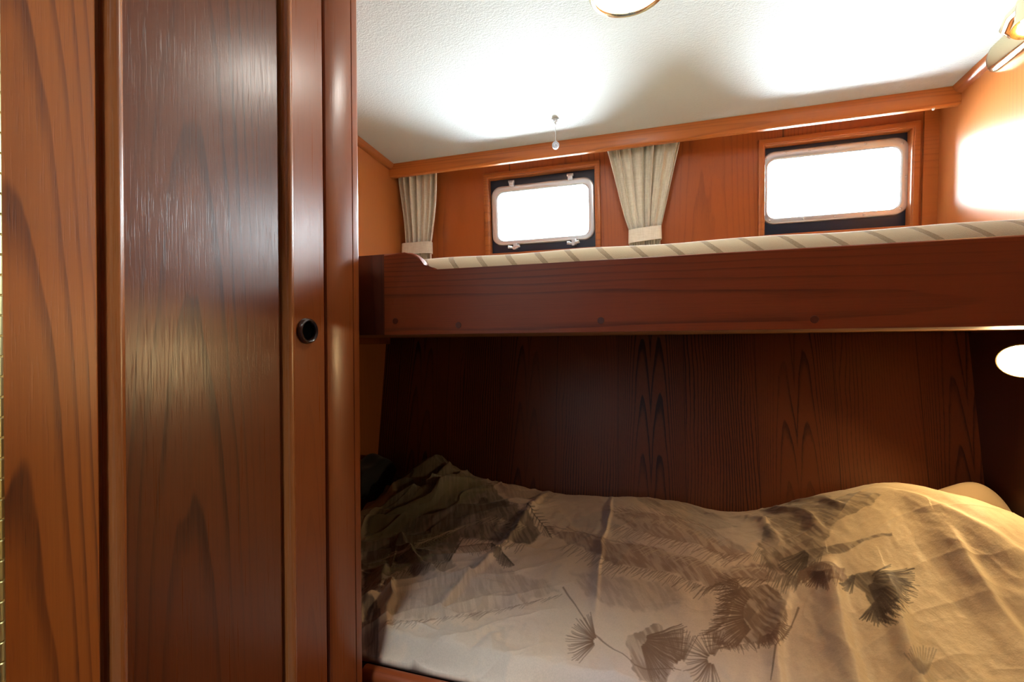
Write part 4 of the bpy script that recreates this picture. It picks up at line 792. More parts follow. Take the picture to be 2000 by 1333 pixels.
 (8,0.50,0.0011,.009,1.149,-.008,1.137),(8,0.50,0.0011,.014,1.151,-.015,1.128),(8,0.50,0.0011,.017,1.148,-.003,1.142),(8,0.50,0.0011,.023,1.146,.008,1.139),
 (8,0.50,0.0011,.029,1.145,.011,1.136),(8,0.50,0.0011,.033,1.143,.018,1.135),(8,0.50,0.0011,.040,1.142,.010,1.129),(8,0.50,0.0011,.043,1.142,.015,1.127),
 (8,0.50,0.0011,.049,1.141,.020,1.125),(8,0.50,0.0011,.053,1.139,.032,1.122),(8,0.50,0.0011,.059,1.137,.040,1.131),(8,0.50,0.0011,.065,1.135,.042,1.125),
 (8,0.50,0.0011,.070,1.133,.046,1.116),(8,0.50,0.0011,.074,1.135,.049,1.117),(8,0.50,0.0011,.081,1.130,.058,1.119),(8,0.50,0.0011,.085,1.131,.066,1.122),
 (8,0.50,0.0011,.089,1.129,.061,1.113),(8,0.50,0.0011,.093,1.127,.069,1.119),(8,0.50,0.0011,.099,1.125,.072,1.099),(8,0.50,0.0011,.103,1.126,.078,1.108),
 (8,0.50,0.0011,.108,1.121,.088,1.108),(8,0.50,0.0011,.114,1.119,.089,1.098),(8,0.50,0.0011,.119,1.121,.102,1.105),(8,0.50,0.0011,.124,1.119,.109,1.111),
 (8,0.50,0.0011,.127,1.120,.109,1.111),(8,0.50,0.0011,.132,1.118,.112,1.108),(8,0.50,0.0011,.136,1.116,.123,1.105),(8,0.50,0.0011,.141,1.117,.125,1.106),
 (8,0.50,0.0011,.145,1.115,.126,1.106),(8,0.50,0.0011,.150,1.113,.130,1.100),(8,0.50,0.0011,.155,1.111,.134,1.098),(8,0.50,0.0011,.158,1.109,.138,1.096),
 (8,0.50,0.0011,.164,1.111,.142,1.104),(8,0.50,0.0011,.167,1.111,.140,1.093),(8,0.50,0.0011,.172,1.109,.143,1.094),(8,0.50,0.0011,.175,1.110,.156,1.094),
 (8,0.50,0.0011,.181,1.112,.167,1.108),(8,0.50,0.0011,.183,1.113,.166,1.101),(8,0.50,0.0011,.190,1.115,.165,1.104),(8,0.50,0.0011,.194,1.116,.165,1.094),
 (8,0.50,0.0011,.198,1.114,.186,1.107),(8,0.50,0.0011,.201,1.115,.181,1.109),(8,0.50,0.0011,.206,1.117,.190,1.105),(8,0.50,0.0011,.209,1.117,.183,1.109),
 (8,0.50,0.0011,.215,1.116,.200,1.111),(8,0.50,0.0011,.217,1.116,.204,1.105),(8,0.50,0.0011,.222,1.118,.207,1.107),(8,0.50,0.0011,.226,1.116,.203,1.109),
 (8,0.50,0.0011,.230,1.117,.201,1.108),(8,0.50,0.0011,.234,1.118,.213,1.101),(8,0.50,0.0011,.239,1.116,.227,1.113),(8,0.40,0.0011,-.060,1.283,-.076,1.254),
 (8,0.40,0.0011,-.051,1.286,-.063,1.254),(8,0.40,0.0011,-.045,1.284,-.055,1.260),(8,0.40,0.0011,-.039,1.279,-.054,1.250),(8,0.40,0.0011,-.032,1.278,-.050,1.262),
 (8,0.40,0.0011,-.027,1.276,-.049,1.248),(8,0.40,0.0011,-.021,1.274,-.039,1.252),(8,0.40,0.0011,-.015,1.273,-.030,1.254),(8,0.40,0.0011,-.010,1.274,-.024,1.249),
 (8,0.40,0.0011,-.003,1.273,-.029,1.248),(8,0.40,0.0011,.001,1.271,-.015,1.252),(8,0.40,0.0011,.010,1.270,-.003,1.249),(8,0.40,0.0011,.013,1.267,-.003,1.245),
 (8,0.40,0.0011,.018,1.269,-.004,1.248),(8,0.40,0.0011,.026,1.268,.016,1.248),(8,0.40,0.0011,.031,1.269,.011,1.250),(8,0.40,0.0011,.036,1.271,.016,1.248),
 (8,0.40,0.0011,.042,1.269,.030,1.245),(8,0.40,0.0011,.048,1.268,.034,1.243),(8,0.40,0.0011,.054,1.269,.036,1.237),(8,0.40,0.0011,.062,1.268,.039,1.224),
 (8,0.40,0.0011,.065,1.266,.047,1.240),(8,0.40,0.0011,.071,1.261,.057,1.232),(8,0.40,0.0011,.080,1.257,.062,1.237),(8,0.40,0.0011,.085,1.251,.068,1.226),
 (8,0.40,0.0011,.092,1.247,.075,1.231),(8,0.40,0.0011,.095,1.244,.076,1.228),(8,0.40,0.0011,.103,1.240,.084,1.224),(8,0.40,0.0011,.107,1.234,.091,1.209),
 (8,0.40,0.0011,.114,1.229,.089,1.208),(8,0.40,0.0011,.116,1.227,.096,1.210),(8,0.40,0.0011,.124,1.222,.104,1.199),(8,0.40,0.0011,.129,1.220,.113,1.202),
 (8,0.40,0.0011,.135,1.215,.121,1.197),(8,0.40,0.0011,.141,1.210,.118,1.179),(8,0.40,0.0011,.144,1.208,.131,1.197),(8,0.40,0.0011,.150,1.206,.128,1.186),
 (8,0.40,0.0011,.155,1.200,.134,1.177),(8,0.40,0.0011,.163,1.196,.150,1.182),(8,0.40,0.0011,.167,1.194,.153,1.179),(8,0.35,0.0011,-.662,1.051,-.688,1.032),
 (8,0.35,0.0011,-.657,1.052,-.672,1.044),(8,0.35,0.0011,-.650,1.051,-.669,1.048),(8,0.35,0.0011,-.647,1.055,-.669,1.052),(8,0.35,0.0011,-.645,1.059,-.659,1.048),
 (8,0.35,0.0011,-.641,1.061,-.663,1.057),(8,0.35,0.0011,-.635,1.062,-.659,1.052),(8,0.35,0.0011,-.629,1.064,-.652,1.061),(8,0.35,0.0011,-.625,1.065,-.662,1.057),
 (8,0.35,0.0011,-.622,1.066,-.644,1.053),(8,0.35,0.0011,-.614,1.065,-.636,1.062),(8,0.35,0.0011,-.610,1.067,-.643,1.063),(8,0.35,0.0011,-.607,1.074,-.635,1.062),
 (8,0.35,0.0011,-.617,1.102,-.615,1.065),(8,0.35,0.0011,-.613,1.107,-.616,1.068),(8,0.35,0.0011,-.611,1.108,-.610,1.067),(8,0.35,0.0011,-.606,1.112,-.607,1.074),
 (8,0.35,0.0011,-.602,1.114,-.624,1.104),(8,0.35,0.0011,-.596,1.119,-.616,1.109),(8,0.35,0.0011,-.595,1.123,-.619,1.102),(8,0.35,0.0011,-.592,1.127,-.601,1.114),
 (8,0.35,0.0011,-.587,1.129,-.617,1.113),(8,0.35,0.0011,-.583,1.133,-.597,1.119),(8,0.35,0.0011,-.581,1.141,-.608,1.119),(8,0.35,0.0011,-.577,1.146,-.593,1.116),
 (8,0.35,0.0011,-.572,1.150,-.592,1.127),(8,0.35,0.0011,-.569,1.155,-.579,1.135),(8,0.35,0.0011,-.565,1.156,-.581,1.127),(8,0.35,0.0011,-.560,1.161,-.572,1.150),
 (8,0.35,0.0011,-.556,1.162,-.570,1.144),(8,0.35,0.0011,-.551,1.167,-.567,1.155),(8,0.35,0.0011,-.548,1.168,-.579,1.155),(8,0.35,0.0011,-.543,1.173,-.567,1.155),
 (8,0.35,0.0011,-.536,1.175,-.560,1.164),(8,0.35,0.0011,-.532,1.180,-.552,1.160),(8,0.35,0.0011,-.528,1.181,-.553,1.156),(8,0.35,0.0011,-.524,1.186,-.542,1.177),
 (8,0.35,0.0011,-.520,1.190,-.539,1.171),(8,0.35,0.0011,-.514,1.192,-.538,1.181),(8,0.35,0.0011,-.512,1.196,-.538,1.168),(8,0.35,0.0011,-.507,1.198,-.532,1.190),
 (8,0.35,0.0011,-.501,1.203,-.510,1.186),(8,0.35,0.0011,-.499,1.207,-.527,1.181),(8,0.35,0.0011,-.494,1.212,-.526,1.189),(8,0.35,0.0011,-.489,1.217,-.509,1.183),
 (8,0.35,0.0011,-.483,1.219,-.507,1.191),(8,0.35,0.0011,-.479,1.220,-.507,1.191),(8,0.35,0.0011,-.474,1.225,-.494,1.198),(8,0.35,0.0011,-.470,1.226,-.492,1.213),
 (8,0.35,0.0011,-.464,1.232,-.491,1.206),(8,0.35,0.0011,-.460,1.233,-.487,1.225),(8,0.35,0.0011,-.457,1.237,-.476,1.207),(8,0.35,0.0011,-.452,1.239,-.482,1.216),
 (8,0.35,0.0011,-.447,1.244,-.465,1.224),(8,0.35,0.0011,-.442,1.242,-.457,1.224),(8,0.35,0.0011,-.437,1.240,-.464,1.208),(8,0.35,0.0011,-.434,1.241,-.464,1.211),
 (8,0.35,0.0011,-.428,1.239,-.448,1.216),(8,0.35,0.0011,-.426,1.240,-.439,1.225),(8,0.35,0.0011,-.419,1.235,-.451,1.218),(8,0.35,0.0011,-.415,1.236,-.439,1.222),
 (8,0.35,0.0011,-.413,1.237,-.432,1.214),(8,0.35,0.0011,-.406,1.236,-.423,1.230),(8,0.35,0.0011,-.404,1.236,-.441,1.218),(8,0.35,0.0011,-.401,1.237,-.431,1.214),
 (8,0.35,0.0011,-.396,1.235,-.415,1.226),(8,0.35,0.0011,-.393,1.236,-.416,1.215),(8,0.35,0.0011,-.388,1.234,-.411,1.217),(8,0.35,0.0011,-.382,1.233,-.403,1.226),
 (8,0.35,0.0011,-.377,1.231,-.405,1.212),(8,0.35,0.0011,-.373,1.225,-.396,1.218),(8,0.35,0.0011,-.364,1.214,-.388,1.210),(8,0.35,0.0011,-.360,1.212,-.387,1.210),
 (8,0.35,0.0011,-.356,1.210,-.398,1.221),(8,0.35,0.0011,-.353,1.214,-.372,1.201),(8,0.35,0.0011,-.350,1.218,-.362,1.191),(8,0.35,0.0011,-.347,1.223,-.378,1.213),
 (8,0.35,0.0011,-.344,1.224,-.357,1.192),(8,0.35,0.0011,-.341,1.224,-.375,1.207),(8,0.35,0.0011,-.337,1.226,-.354,1.193),(0,0.60,0.0011,-.666,.936,-.652,.892),
 (0,0.60,0.0011,-.662,.941,-.658,.907),(0,0.60,0.0011,-.660,.945,-.661,.913),(0,0.60,0.0011,-.651,.944,-.649,.917),(0,0.60,0.0011,-.646,.945,-.657,.925),
 (0,0.60,0.0011,-.637,.945,-.643,.933),(0,0.60,0.0011,-.630,.943,-.640,.937),(0,0.60,0.0011,-.625,.945,-.629,.920),(0,0.60,0.0011,-.622,.946,-.617,.923),
 (0,0.60,0.0011,-.618,.954,-.626,.938),(0,0.60,0.0011,-.618,.964,-.609,.936),(0,0.60,0.0011,-.616,.968,-.609,.929),(0,0.60,0.0011,-.611,.973,-.609,.936),
 (0,0.60,0.0011,-.614,.990,-.606,.951),(0,0.60,0.0011,-.611,.994,-.602,.952),(0,0.60,0.0011,-.608,.998,-.586,.929),(0,0.60,0.0011,-.602,1.007,-.606,.982),
 (0,0.60,0.0011,-.598,1.012,-.592,.983),(0,0.60,0.0011,-.595,1.013,-.591,.986),(0,0.60,0.0011,-.589,1.018,-.588,.998),(0,0.60,0.0011,-.587,1.022,-.588,1.005),
 (0,0.60,0.0011,-.581,1.024,-.584,1.002),(0,0.60,0.0011,-.575,1.026,-.578,1.001),(0,0.60,0.0011,-.569,1.024,-.580,1.017),(0,0.60,0.0011,-.565,1.025,-.580,1.003),
 (0,0.60,0.0011,-.557,1.024,-.562,1.012),(0,0.60,0.0011,-.552,1.026,-.556,1.004),(0,0.60,0.0011,-.546,1.024,-.550,1.016),(0,0.60,0.0011,-.542,1.025,-.556,1.014),
 (0,0.60,0.0011,-.537,1.027,-.541,1.015),(0,0.60,0.0011,-.533,1.035,-.547,1.013),(0,0.60,0.0011,-.537,1.048,-.539,1.016),(0,0.60,0.0011,-.534,1.052,-.535,1.017),
 (0,0.60,0.0011,-.530,1.057,-.534,1.021),(0,0.60,0.0011,-.525,1.058,-.525,1.027),(0,0.60,0.0011,-.520,1.063,-.522,1.035),(0,0.60,0.0011,-.517,1.064,-.521,1.028),
 (0,0.60,0.0011,-.512,1.069,-.521,1.035),(0,0.60,0.0011,-.507,1.071,-.516,1.037),(0,0.60,0.0011,-.502,1.072,-.511,1.049),(0,0.60,0.0011,-.500,1.076,-.500,1.042),
 (0,0.60,0.0011,-.498,1.077,-.509,1.049),(0,0.60,0.0011,-.498,1.080,-.506,1.057),(0,0.60,0.0011,-.496,1.081,-.503,1.055),(0,0.60,0.0011,-.495,1.084,-.502,1.062),
 (0,0.60,0.0011,-.499,1.094,-.505,1.068),(0,0.60,0.0011,-.499,1.100,-.508,1.063),(0,0.60,0.0011,-.499,1.104,-.499,1.059),(0,0.60,0.0011,-.500,1.111,-.510,1.073),
 (0,0.60,0.0011,-.500,1.114,-.500,1.093),(0,0.60,0.0011,-.500,1.117,-.496,1.081),(0,0.60,0.0011,-.500,1.124,-.494,1.081),(0,0.60,0.0011,-.499,1.125,-.498,1.084),
 (0,0.60,0.0011,-.500,1.131,-.497,1.101),(0,0.60,0.0011,-.500,1.135,-.504,1.116),(0,0.60,0.0011,-.500,1.138,-.508,1.101),(0,0.60,0.0011,-.499,1.142,-.503,1.096),
 (0,0.60,0.0011,-.499,1.145,-.497,1.118),(0,0.60,0.0011,-.498,1.149,-.507,1.133),(0,0.60,0.0011,-.499,1.155,-.500,1.117),(0,0.60,0.0011,-.497,1.156,-.504,1.140),
 (0,0.60,0.0011,-.486,1.156,-.489,1.138),(0,0.60,0.0011,-.478,1.155,-.480,1.130),(0,0.60,0.0011,-.469,1.154,-.471,1.137),(0,0.60,0.0011,-.455,1.155,-.472,1.126),
 (0,0.60,0.0011,-.447,1.154,-.456,1.138),(0,0.60,0.0011,-.437,1.157,-.445,1.127),(0,0.60,0.0011,-.432,1.159,-.440,1.136),(0,0.60,0.0011,-.423,1.158,-.421,1.104),
 (0,0.60,0.0011,-.410,1.159,-.418,1.132),(0,0.60,0.0011,-.399,1.155,-.402,1.110),(0,0.60,0.0011,-.395,1.153,-.393,1.109),(0,0.60,0.0011,-.380,1.140,-.385,1.115),
 (0,0.60,0.0011,-.372,1.143,-.380,1.116),(0,0.60,0.0011,-.366,1.152,-.379,1.113),(0,0.60,0.0011,-.356,1.154,-.367,1.124),(0,0.60,0.0011,-.351,1.156,-.359,1.130),
 (0,0.60,0.0011,-.339,1.156,-.343,1.127),(0,0.60,0.0011,-.331,1.155,-.340,1.121),(0,0.60,0.0011,-.323,1.158,-.329,1.132),(1,0.45,0.0011,-.534,.842,-.541,.830),
 (1,0.45,0.0011,-.533,.849,-.540,.823),(1,0.45,0.0011,-.529,.854,-.535,.821),(1,0.45,0.0011,-.526,.855,-.536,.824),(1,0.45,0.0011,-.521,.856,-.529,.837),
 (1,0.45,0.0011,-.516,.858,-.531,.833),(1,0.45,0.0011,-.514,.858,-.518,.833),(1,0.45,0.0011,-.510,.860,-.522,.846),(1,0.45,0.0011,-.504,.861,-.510,.829),
 (1,0.45,0.0011,-.501,.862,-.511,.835),(1,0.45,0.0011,-.491,.852,-.502,.845),(1,0.45,0.0011,-.489,.859,-.500,.842),(1,0.45,0.0011,-.484,.861,-.496,.850),
 (1,0.45,0.0011,-.479,.862,-.494,.840),(1,0.45,0.0011,-.477,.863,-.493,.848),(1,0.45,0.0011,-.472,.865,-.478,.852),(1,0.45,0.0011,-.470,.869,-.480,.841),
 (1,0.45,0.0011,-.467,.869,-.484,.847),(1,0.45,0.0011,-.461,.871,-.467,.856),(1,0.45,0.0011,-.456,.869,-.469,.855),(1,0.45,0.0011,-.452,.874,-.471,.855),
 (1,0.45,0.0011,-.447,.879,-.462,.861),(1,0.45,0.0011,-.441,.884,-.456,.866),(1,0.45,0.0011,-.435,.886,-.445,.866),(1,0.45,0.0011,-.428,.892,-.436,.868),
 (1,0.45,0.0011,-.422,.893,-.429,.881),(1,0.45,0.0011,-.414,.896,-.428,.878),(1,0.45,0.0011,-.403,.899,-.411,.887),(1,0.45,0.0011,-.399,.904,-.418,.888),
 (1,0.45,0.0011,-.392,.906,-.399,.894),(1,0.45,0.0011,-.384,.908,-.393,.899),(1,0.45,0.0011,-.377,.914,-.387,.887),(1,0.45,0.0011,-.369,.920,-.387,.901),
 (1,0.45,0.0011,-.364,.922,-.381,.899),(1,0.45,0.0011,-.359,.927,-.376,.907),(1,0.45,0.0011,-.349,.930,-.365,.911),(1,0.45,0.0011,-.345,.931,-.359,.903),
 (1,0.45,0.0011,-.339,.936,-.357,.910),(1,0.45,0.0011,-.329,.939,-.350,.922),(1,0.45,0.0011,-.323,.944,-.332,.931),(1,0.45,0.0011,-.317,.946,-.328,.926),
 (1,0.45,0.0011,-.310,.952,-.321,.931),(1,0.45,0.0011,-.303,.954,-.310,.941),(1,0.45,0.0011,-.297,.956,-.317,.946),(1,0.45,0.0011,-.290,.961,-.300,.945),
 (1,0.45,0.0011,-.283,.963,-.304,.947),(1,0.45,0.0011,-.278,.965,-.293,.957),(1,0.45,0.0011,-.273,.970,-.281,.954),(1,0.45,0.0011,-.268,.975,-.275,.956),
 (1,0.45,0.0011,-.260,.981,-.276,.952),(1,0.45,0.0011,-.256,.982,-.266,.965),(1,0.45,0.0011,-.250,.984,-.259,.971),(1,0.45,0.0011,-.243,.990,-.267,.972),
 (1,0.45,0.0011,-.237,.995,-.261,.974),(1,0.45,0.0011,-.230,.997,-.240,.984),(1,0.45,0.0011,-.223,1.002,-.236,.981),(1,0.45,0.0011,-.220,1.003,-.231,.986),
 (1,0.45,0.0011,-.210,1.006,-.225,.992),(1,0.45,0.0011,-.205,1.008,-.224,.995),(1,0.45,0.0011,-.197,1.011,-.212,.996),(0,0.80,0.0016,.321,1.155,.273,1.137),
 (0,0.80,0.0016,.320,1.151,.267,1.132),(0,0.80,0.0016,.320,1.151,.267,1.125),(0,0.80,0.0016,.320,1.151,.262,1.120),(0,0.80,0.0016,.321,1.152,.268,1.118),
 (0,0.80,0.0016,.321,1.152,.262,1.113),(0,0.80,0.0016,.321,1.152,.269,1.112),(0,0.80,0.0016,.321,1.148,.267,1.108),(0,0.80,0.0016,.321,1.148,.271,1.105),
 (0,0.80,0.0016,.321,1.148,.271,1.102),(0,0.80,0.0016,.322,1.148,.276,1.103),(0,0.80,0.0016,.322,1.148,.278,1.100),(0,0.80,0.0016,.322,1.149,.274,1.096),
 (0,0.80,0.0016,.322,1.145,.274,1.089),(0,0.80,0.0016,.322,1.145,.281,1.095),(0,0.80,0.0016,.323,1.145,.283,1.088),(0,0.80,0.0016,.323,1.145,.283,1.085),
 (0,0.80,0.0016,.324,1.146,.290,1.090),(0,0.80,0.0016,.324,1.146,.287,1.079),(0,0.80,0.0016,.324,1.146,.292,1.088),(0,0.80,0.0016,.324,1.142,.289,1.076),
 (0,0.80,0.0016,.324,1.142,.296,1.082),(0,0.80,0.0016,.325,1.142,.296,1.075),(0,0.80,0.0016,.325,1.143,.299,1.076),(1,0.80,0.0016,.326,1.105,.298,1.103),
 (1,0.80,0.0016,.326,1.105,.294,1.099),(1,0.80,0.0016,.326,1.105,.298,1.100),(1,0.80,0.0016,.326,1.105,.292,1.094),(1,0.80,0.0016,.326,1.101,.293,1.091),
 (1,0.80,0.0016,.326,1.101,.298,1.093),(1,0.80,0.0016,.326,1.102,.299,1.090),(1,0.80,0.0016,.325,1.098,.298,1.086),(1,0.80,0.0016,.326,1.098,.295,1.082),
 (1,0.80,0.0016,.326,1.098,.298,1.083),(1,0.80,0.0016,.327,1.098,.298,1.079),(1,0.80,0.0016,.326,1.095,.296,1.075),(1,0.80,0.0016,.327,1.095,.305,1.081),
 (1,0.80,0.0016,.326,1.091,.299,1.069),(1,0.80,0.0016,.327,1.091,.307,1.075),(1,0.80,0.0016,.327,1.092,.302,1.067),(1,0.80,0.0016,.328,1.092,.303,1.067),
 (1,0.80,0.0016,.327,1.088,.304,1.064),(1,0.80,0.0016,.328,1.088,.306,1.065),(1,0.80,0.0016,.329,1.089,.309,1.062),(1,0.80,0.0016,.330,1.089,.313,1.063),
 (1,0.80,0.0016,.330,1.089,.313,1.063),(1,0.80,0.0016,.330,1.085,.313,1.056),(1,0.80,0.0016,.330,1.086,.314,1.053),(1,0.80,0.0016,.331,1.086,.317,1.058),
 (1,0.80,0.0016,.332,1.086,.321,1.059),(1,0.80,0.0016,.331,1.082,.321,1.055),(1,0.80,0.0016,.332,1.083,.324,1.056),(1,0.80,0.0016,.333,1.083,.324,1.053),
 (1,0.80,0.0016,.334,1.083,.325,1.050),(1,0.80,0.0016,.334,1.083,.327,1.054),(1,0.80,0.0016,.335,1.084,.328,1.047),(1,0.80,0.0016,.335,1.084,.330,1.044),
 (1,0.80,0.0016,.335,1.080,.333,1.045),(1,0.70,0.0016,.176,1.076,.146,1.098),(1,0.70,0.0016,.174,1.072,.139,1.096),(1,0.70,0.0016,.174,1.072,.134,1.094),
 (1,0.70,0.0016,.173,1.072,.137,1.088),(1,0.70,0.0016,.173,1.072,.137,1.085),(1,0.70,0.0016,.172,1.068,.136,1.081),(1,0.70,0.0016,.172,1.068,.129,1.079),
 (1,0.70,0.0016,.172,1.068,.128,1.075),(1,0.70,0.0016,.171,1.064,.129,1.072),(1,0.70,0.0016,.171,1.064,.127,1.068),(1,0.70,0.0016,.171,1.064,.133,1.067),
 (1,0.70,0.0016,.171,1.064,.127,1.061),(1,0.70,0.0016,.170,1.061,.118,1.055),(1,0.70,0.0016,.170,1.061,.123,1.053),(1,0.70,0.0016,.170,1.061,.119,1.052),
 (1,0.70,0.0016,.170,1.057,.123,1.046),(1,0.70,0.0016,.170,1.057,.122,1.042),(1,0.70,0.0016,.170,1.057,.130,1.045),(1,0.70,0.0016,.170,1.054,.131,1.038),
 (1,0.70,0.0016,.170,1.054,.126,1.033),(1,0.70,0.0016,.170,1.054,.128,1.034),(1,0.70,0.0016,.171,1.054,.133,1.032),(1,0.70,0.0016,.171,1.051,.129,1.028),
 (1,0.70,0.0016,.171,1.051,.124,1.019),(1,0.70,0.0016,.172,1.051,.130,1.017),(1,0.70,0.0016,.172,1.047,.132,1.015),(3,0.60,0.0011,.234,1.177,.216,1.144),
 (3,0.60,0.0011,.235,1.170,.215,1.136),(3,0.60,0.0011,.235,1.163,.217,1.133),(3,0.60,0.0011,.237,1.160,.220,1.131),(3,0.60,0.0011,.238,1.157,.225,1.119),
 (3,0.60,0.0011,.239,1.151,.228,1.126),(3,0.60,0.0011,.241,1.148,.229,1.123),(3,0.60,0.0011,.242,1.145,.231,1.124),(3,0.60,0.0011,.243,1.141,.224,1.112),
 (3,0.60,0.0011,.244,1.138,.237,1.116),(3,0.60,0.0011,.244,1.132,.226,1.109),(3,0.60,0.0011,.246,1.129,.233,1.107),(3,0.60,0.0011,.247,1.126,.230,1.079),
 (3,0.60,0.0011,.249,1.123,.236,1.095),(3,0.60,0.0011,.250,1.116,.229,1.089),(3,0.60,0.0011,.251,1.113,.229,1.072),(3,0.60,0.0011,.252,1.110,.239,1.092),
 (3,0.60,0.0011,.253,1.107,.234,1.080),(3,0.60,0.0011,.255,1.104,.231,1.059),(3,0.60,0.0011,.255,1.101,.244,1.080),(3,0.60,0.0011,.257,1.098,.237,1.060),
 (3,0.60,0.0011,.259,1.098,.247,1.067),(3,0.60,0.0011,.260,1.095,.237,1.064),(3,0.60,0.0011,.262,1.096,.244,1.063),(3,0.60,0.0011,.264,1.096,.243,1.066),
 (3,0.60,0.0011,.266,1.097,.249,1.050),(3,0.60,0.0011,.268,1.094,.254,1.069),(3,0.60,0.0011,.270,1.095,.259,1.071),(3,0.60,0.0011,.272,1.095,.255,1.066),
 (3,0.60,0.0011,.272,1.092,.260,1.064),(3,0.60,0.0011,.275,1.093,.254,1.052),(3,0.60,0.0011,.277,1.094,.258,1.050),(3,0.60,0.0011,.279,1.090,.253,1.055),
 (3,0.60,0.0011,.281,1.091,.265,1.069),(3,0.60,0.0011,.282,1.088,.275,1.072),(3,0.60,0.0011,.284,1.089,.272,1.061),(3,0.60,0.0011,.285,1.089,.270,1.067),
 (3,0.60,0.0011,.288,1.090,.277,1.066),(3,0.60,0.0011,.290,1.090,.280,1.067),(3,0.60,0.0011,.291,1.087,.282,1.071),(3,0.60,0.0011,.293,1.088,.280,1.070),
 (3,0.60,0.0011,.297,1.093,.274,1.055),(3,0.60,0.0011,.300,1.097,.279,1.060),(3,0.60,0.0011,.302,1.098,.278,1.063),(3,0.60,0.0011,.307,1.102,.298,1.083),
 (3,0.60,0.0011,.309,1.103,.294,1.081),(3,0.60,0.0011,.312,1.108,.291,1.070),(3,0.60,0.0011,.315,1.109,.305,1.088),(3,0.60,0.0011,.319,1.113,.297,1.079),
 (3,0.60,0.0011,.322,1.114,.305,1.095),(3,0.60,0.0011,.326,1.119,.314,1.098),(3,0.60,0.0011,.327,1.119,.318,1.099),(3,0.60,0.0011,.332,1.124,.321,1.100),
 (3,0.60,0.0011,.333,1.124,.318,1.085),(3,0.60,0.0011,.340,1.133,.320,1.093),(3,0.60,0.0011,.342,1.134,.322,1.087),(3,0.60,0.0011,.346,1.139,.335,1.115),
 (3,0.60,0.0011,.348,1.139,.325,1.098),(3,0.60,0.0011,.351,1.144,.330,1.093),(3,0.60,0.0011,.354,1.145,.334,1.104),(1,0.70,0.0011,.295,1.099,.287,1.079),
 (1,0.70,0.0011,.297,1.100,.291,1.074),(1,0.70,0.0011,.299,1.100,.283,1.068),(1,0.70,0.0011,.301,1.101,.288,1.073),(1,0.70,0.0011,.303,1.101,.298,1.079),
 (1,0.70,0.0011,.305,1.102,.293,1.081),(1,0.70,0.0011,.308,1.106,.296,1.085),(1,0.70,0.0011,.310,1.107,.293,1.081),(1,0.70,0.0011,.312,1.108,.295,1.075),
 (1,0.70,0.0011,.314,1.108,.299,1.066),(1,0.70,0.0011,.315,1.109,.296,1.075),(1,0.70,0.0011,.317,1.109,.308,1.089),(1,0.70,0.0011,.319,1.110,.302,1.077),
 (1,0.70,0.0011,.322,1.110,.298,1.072),(1,0.70,0.0011,.323,1.111,.314,1.094),(1,0.70,0.0011,.323,1.108,.309,1.089),(1,0.70,0.0011,.326,1.108,.317,1.088),
 (1,0.70,0.0011,.328,1.109,.318,1.075),(1,0.70,0.0011,.329,1.109,.320,1.093),(1,0.70,0.0011,.332,1.110,.319,1.079),(1,0.70,0.0011,.333,1.111,.320,1.083),
 (1,0.70,0.0011,.335,1.111,.324,1.091),(1,0.70,0.0011,.337,1.112,.320,1.072),(1,0.70,0.0011,.339,1.112,.331,1.086),(1,0.70,0.0011,.341,1.113,.326,1.081),
 (1,0.70,0.0011,.342,1.110,.327,1.074),(1,0.70,0.0011,.344,1.110,.336,1.084),(1,0.70,0.0011,.344,1.107,.328,1.074),(1,0.70,0.0011,.346,1.108,.334,1.087),
 (1,0.70,0.0011,.347,1.104,.329,1.065),(1,0.70,0.0011,.348,1.105,.332,1.069),(1,0.70,0.0011,.348,1.101,.338,1.074),(1,0.70,0.0011,.351,1.102,.331,1.069),
 (1,0.70,0.0011,.351,1.099,.338,1.064),(1,0.70,0.0011,.352,1.096,.340,1.078),(1,0.70,0.0011,.354,1.096,.338,1.064),(1,0.70,0.0011,.356,1.097,.341,1.068),
 (1,0.70,0.0011,.357,1.097,.340,1.065),(1,0.70,0.0011,.360,1.098,.337,1.057),(1,0.70,0.0011,.361,1.099,.343,1.058),(1,0.70,0.0011,.363,1.099,.354,1.072),
 (1,0.70,0.0011,.365,1.100,.349,1.064),(1,0.70,0.0011,.367,1.100,.344,1.056),(1,0.70,0.0011,.369,1.101,.359,1.074),(1,0.70,0.0011,.370,1.101,.345,1.052),
 (1,0.70,0.0011,.371,1.102,.347,1.049),(1,0.70,0.0011,.373,1.102,.349,1.054),(1,0.70,0.0011,.375,1.103,.367,1.076),(1,0.70,0.0011,.377,1.103,.358,1.063),
 (1,0.70,0.0011,.379,1.104,.363,1.068),(1,0.70,0.0011,.135,.930,.121,.929),(1,0.70,0.0011,.134,.933,.110,.929),(1,0.70,0.0011,.132,.936,.114,.926),
 (1,0.70,0.0011,.131,.935,.106,.924),(1,0.70,0.0011,.130,.939,.111,.936),(1,0.70,0.0011,.129,.941,.099,.932),(1,0.70,0.0011,.127,.944,.112,.936),
 (1,0.70,0.0011,.126,.944,.094,.927),(1,0.70,0.0011,.125,.944,.106,.938),(1,0.70,0.0011,.123,.947,.091,.937),(1,0.70,0.0011,.123,.950,.094,.945),
 (1,0.70,0.0011,.121,.953,.086,.942),(1,0.70,0.0011,.119,.952,.105,.948),(1,0.70,0.0011,.118,.955,.102,.951),(1,0.70,0.0011,.118,.959,.082,.948),
 (1,0.70,0.0011,.116,.958,.096,.952),(1,0.70,0.0011,.115,.961,.100,.957),(1,0.70,0.0011,.114,.964,.095,.955),(1,0.70,0.0011,.114,.965,.089,.960),
 (1,0.70,0.0011,.115,.965,.085,.952),(1,0.70,0.0011,.118,.969,.091,.950),(1,0.70,0.0011,.119,.969,.095,.952),(1,0.70,0.0011,.120,.970,.099,.963),
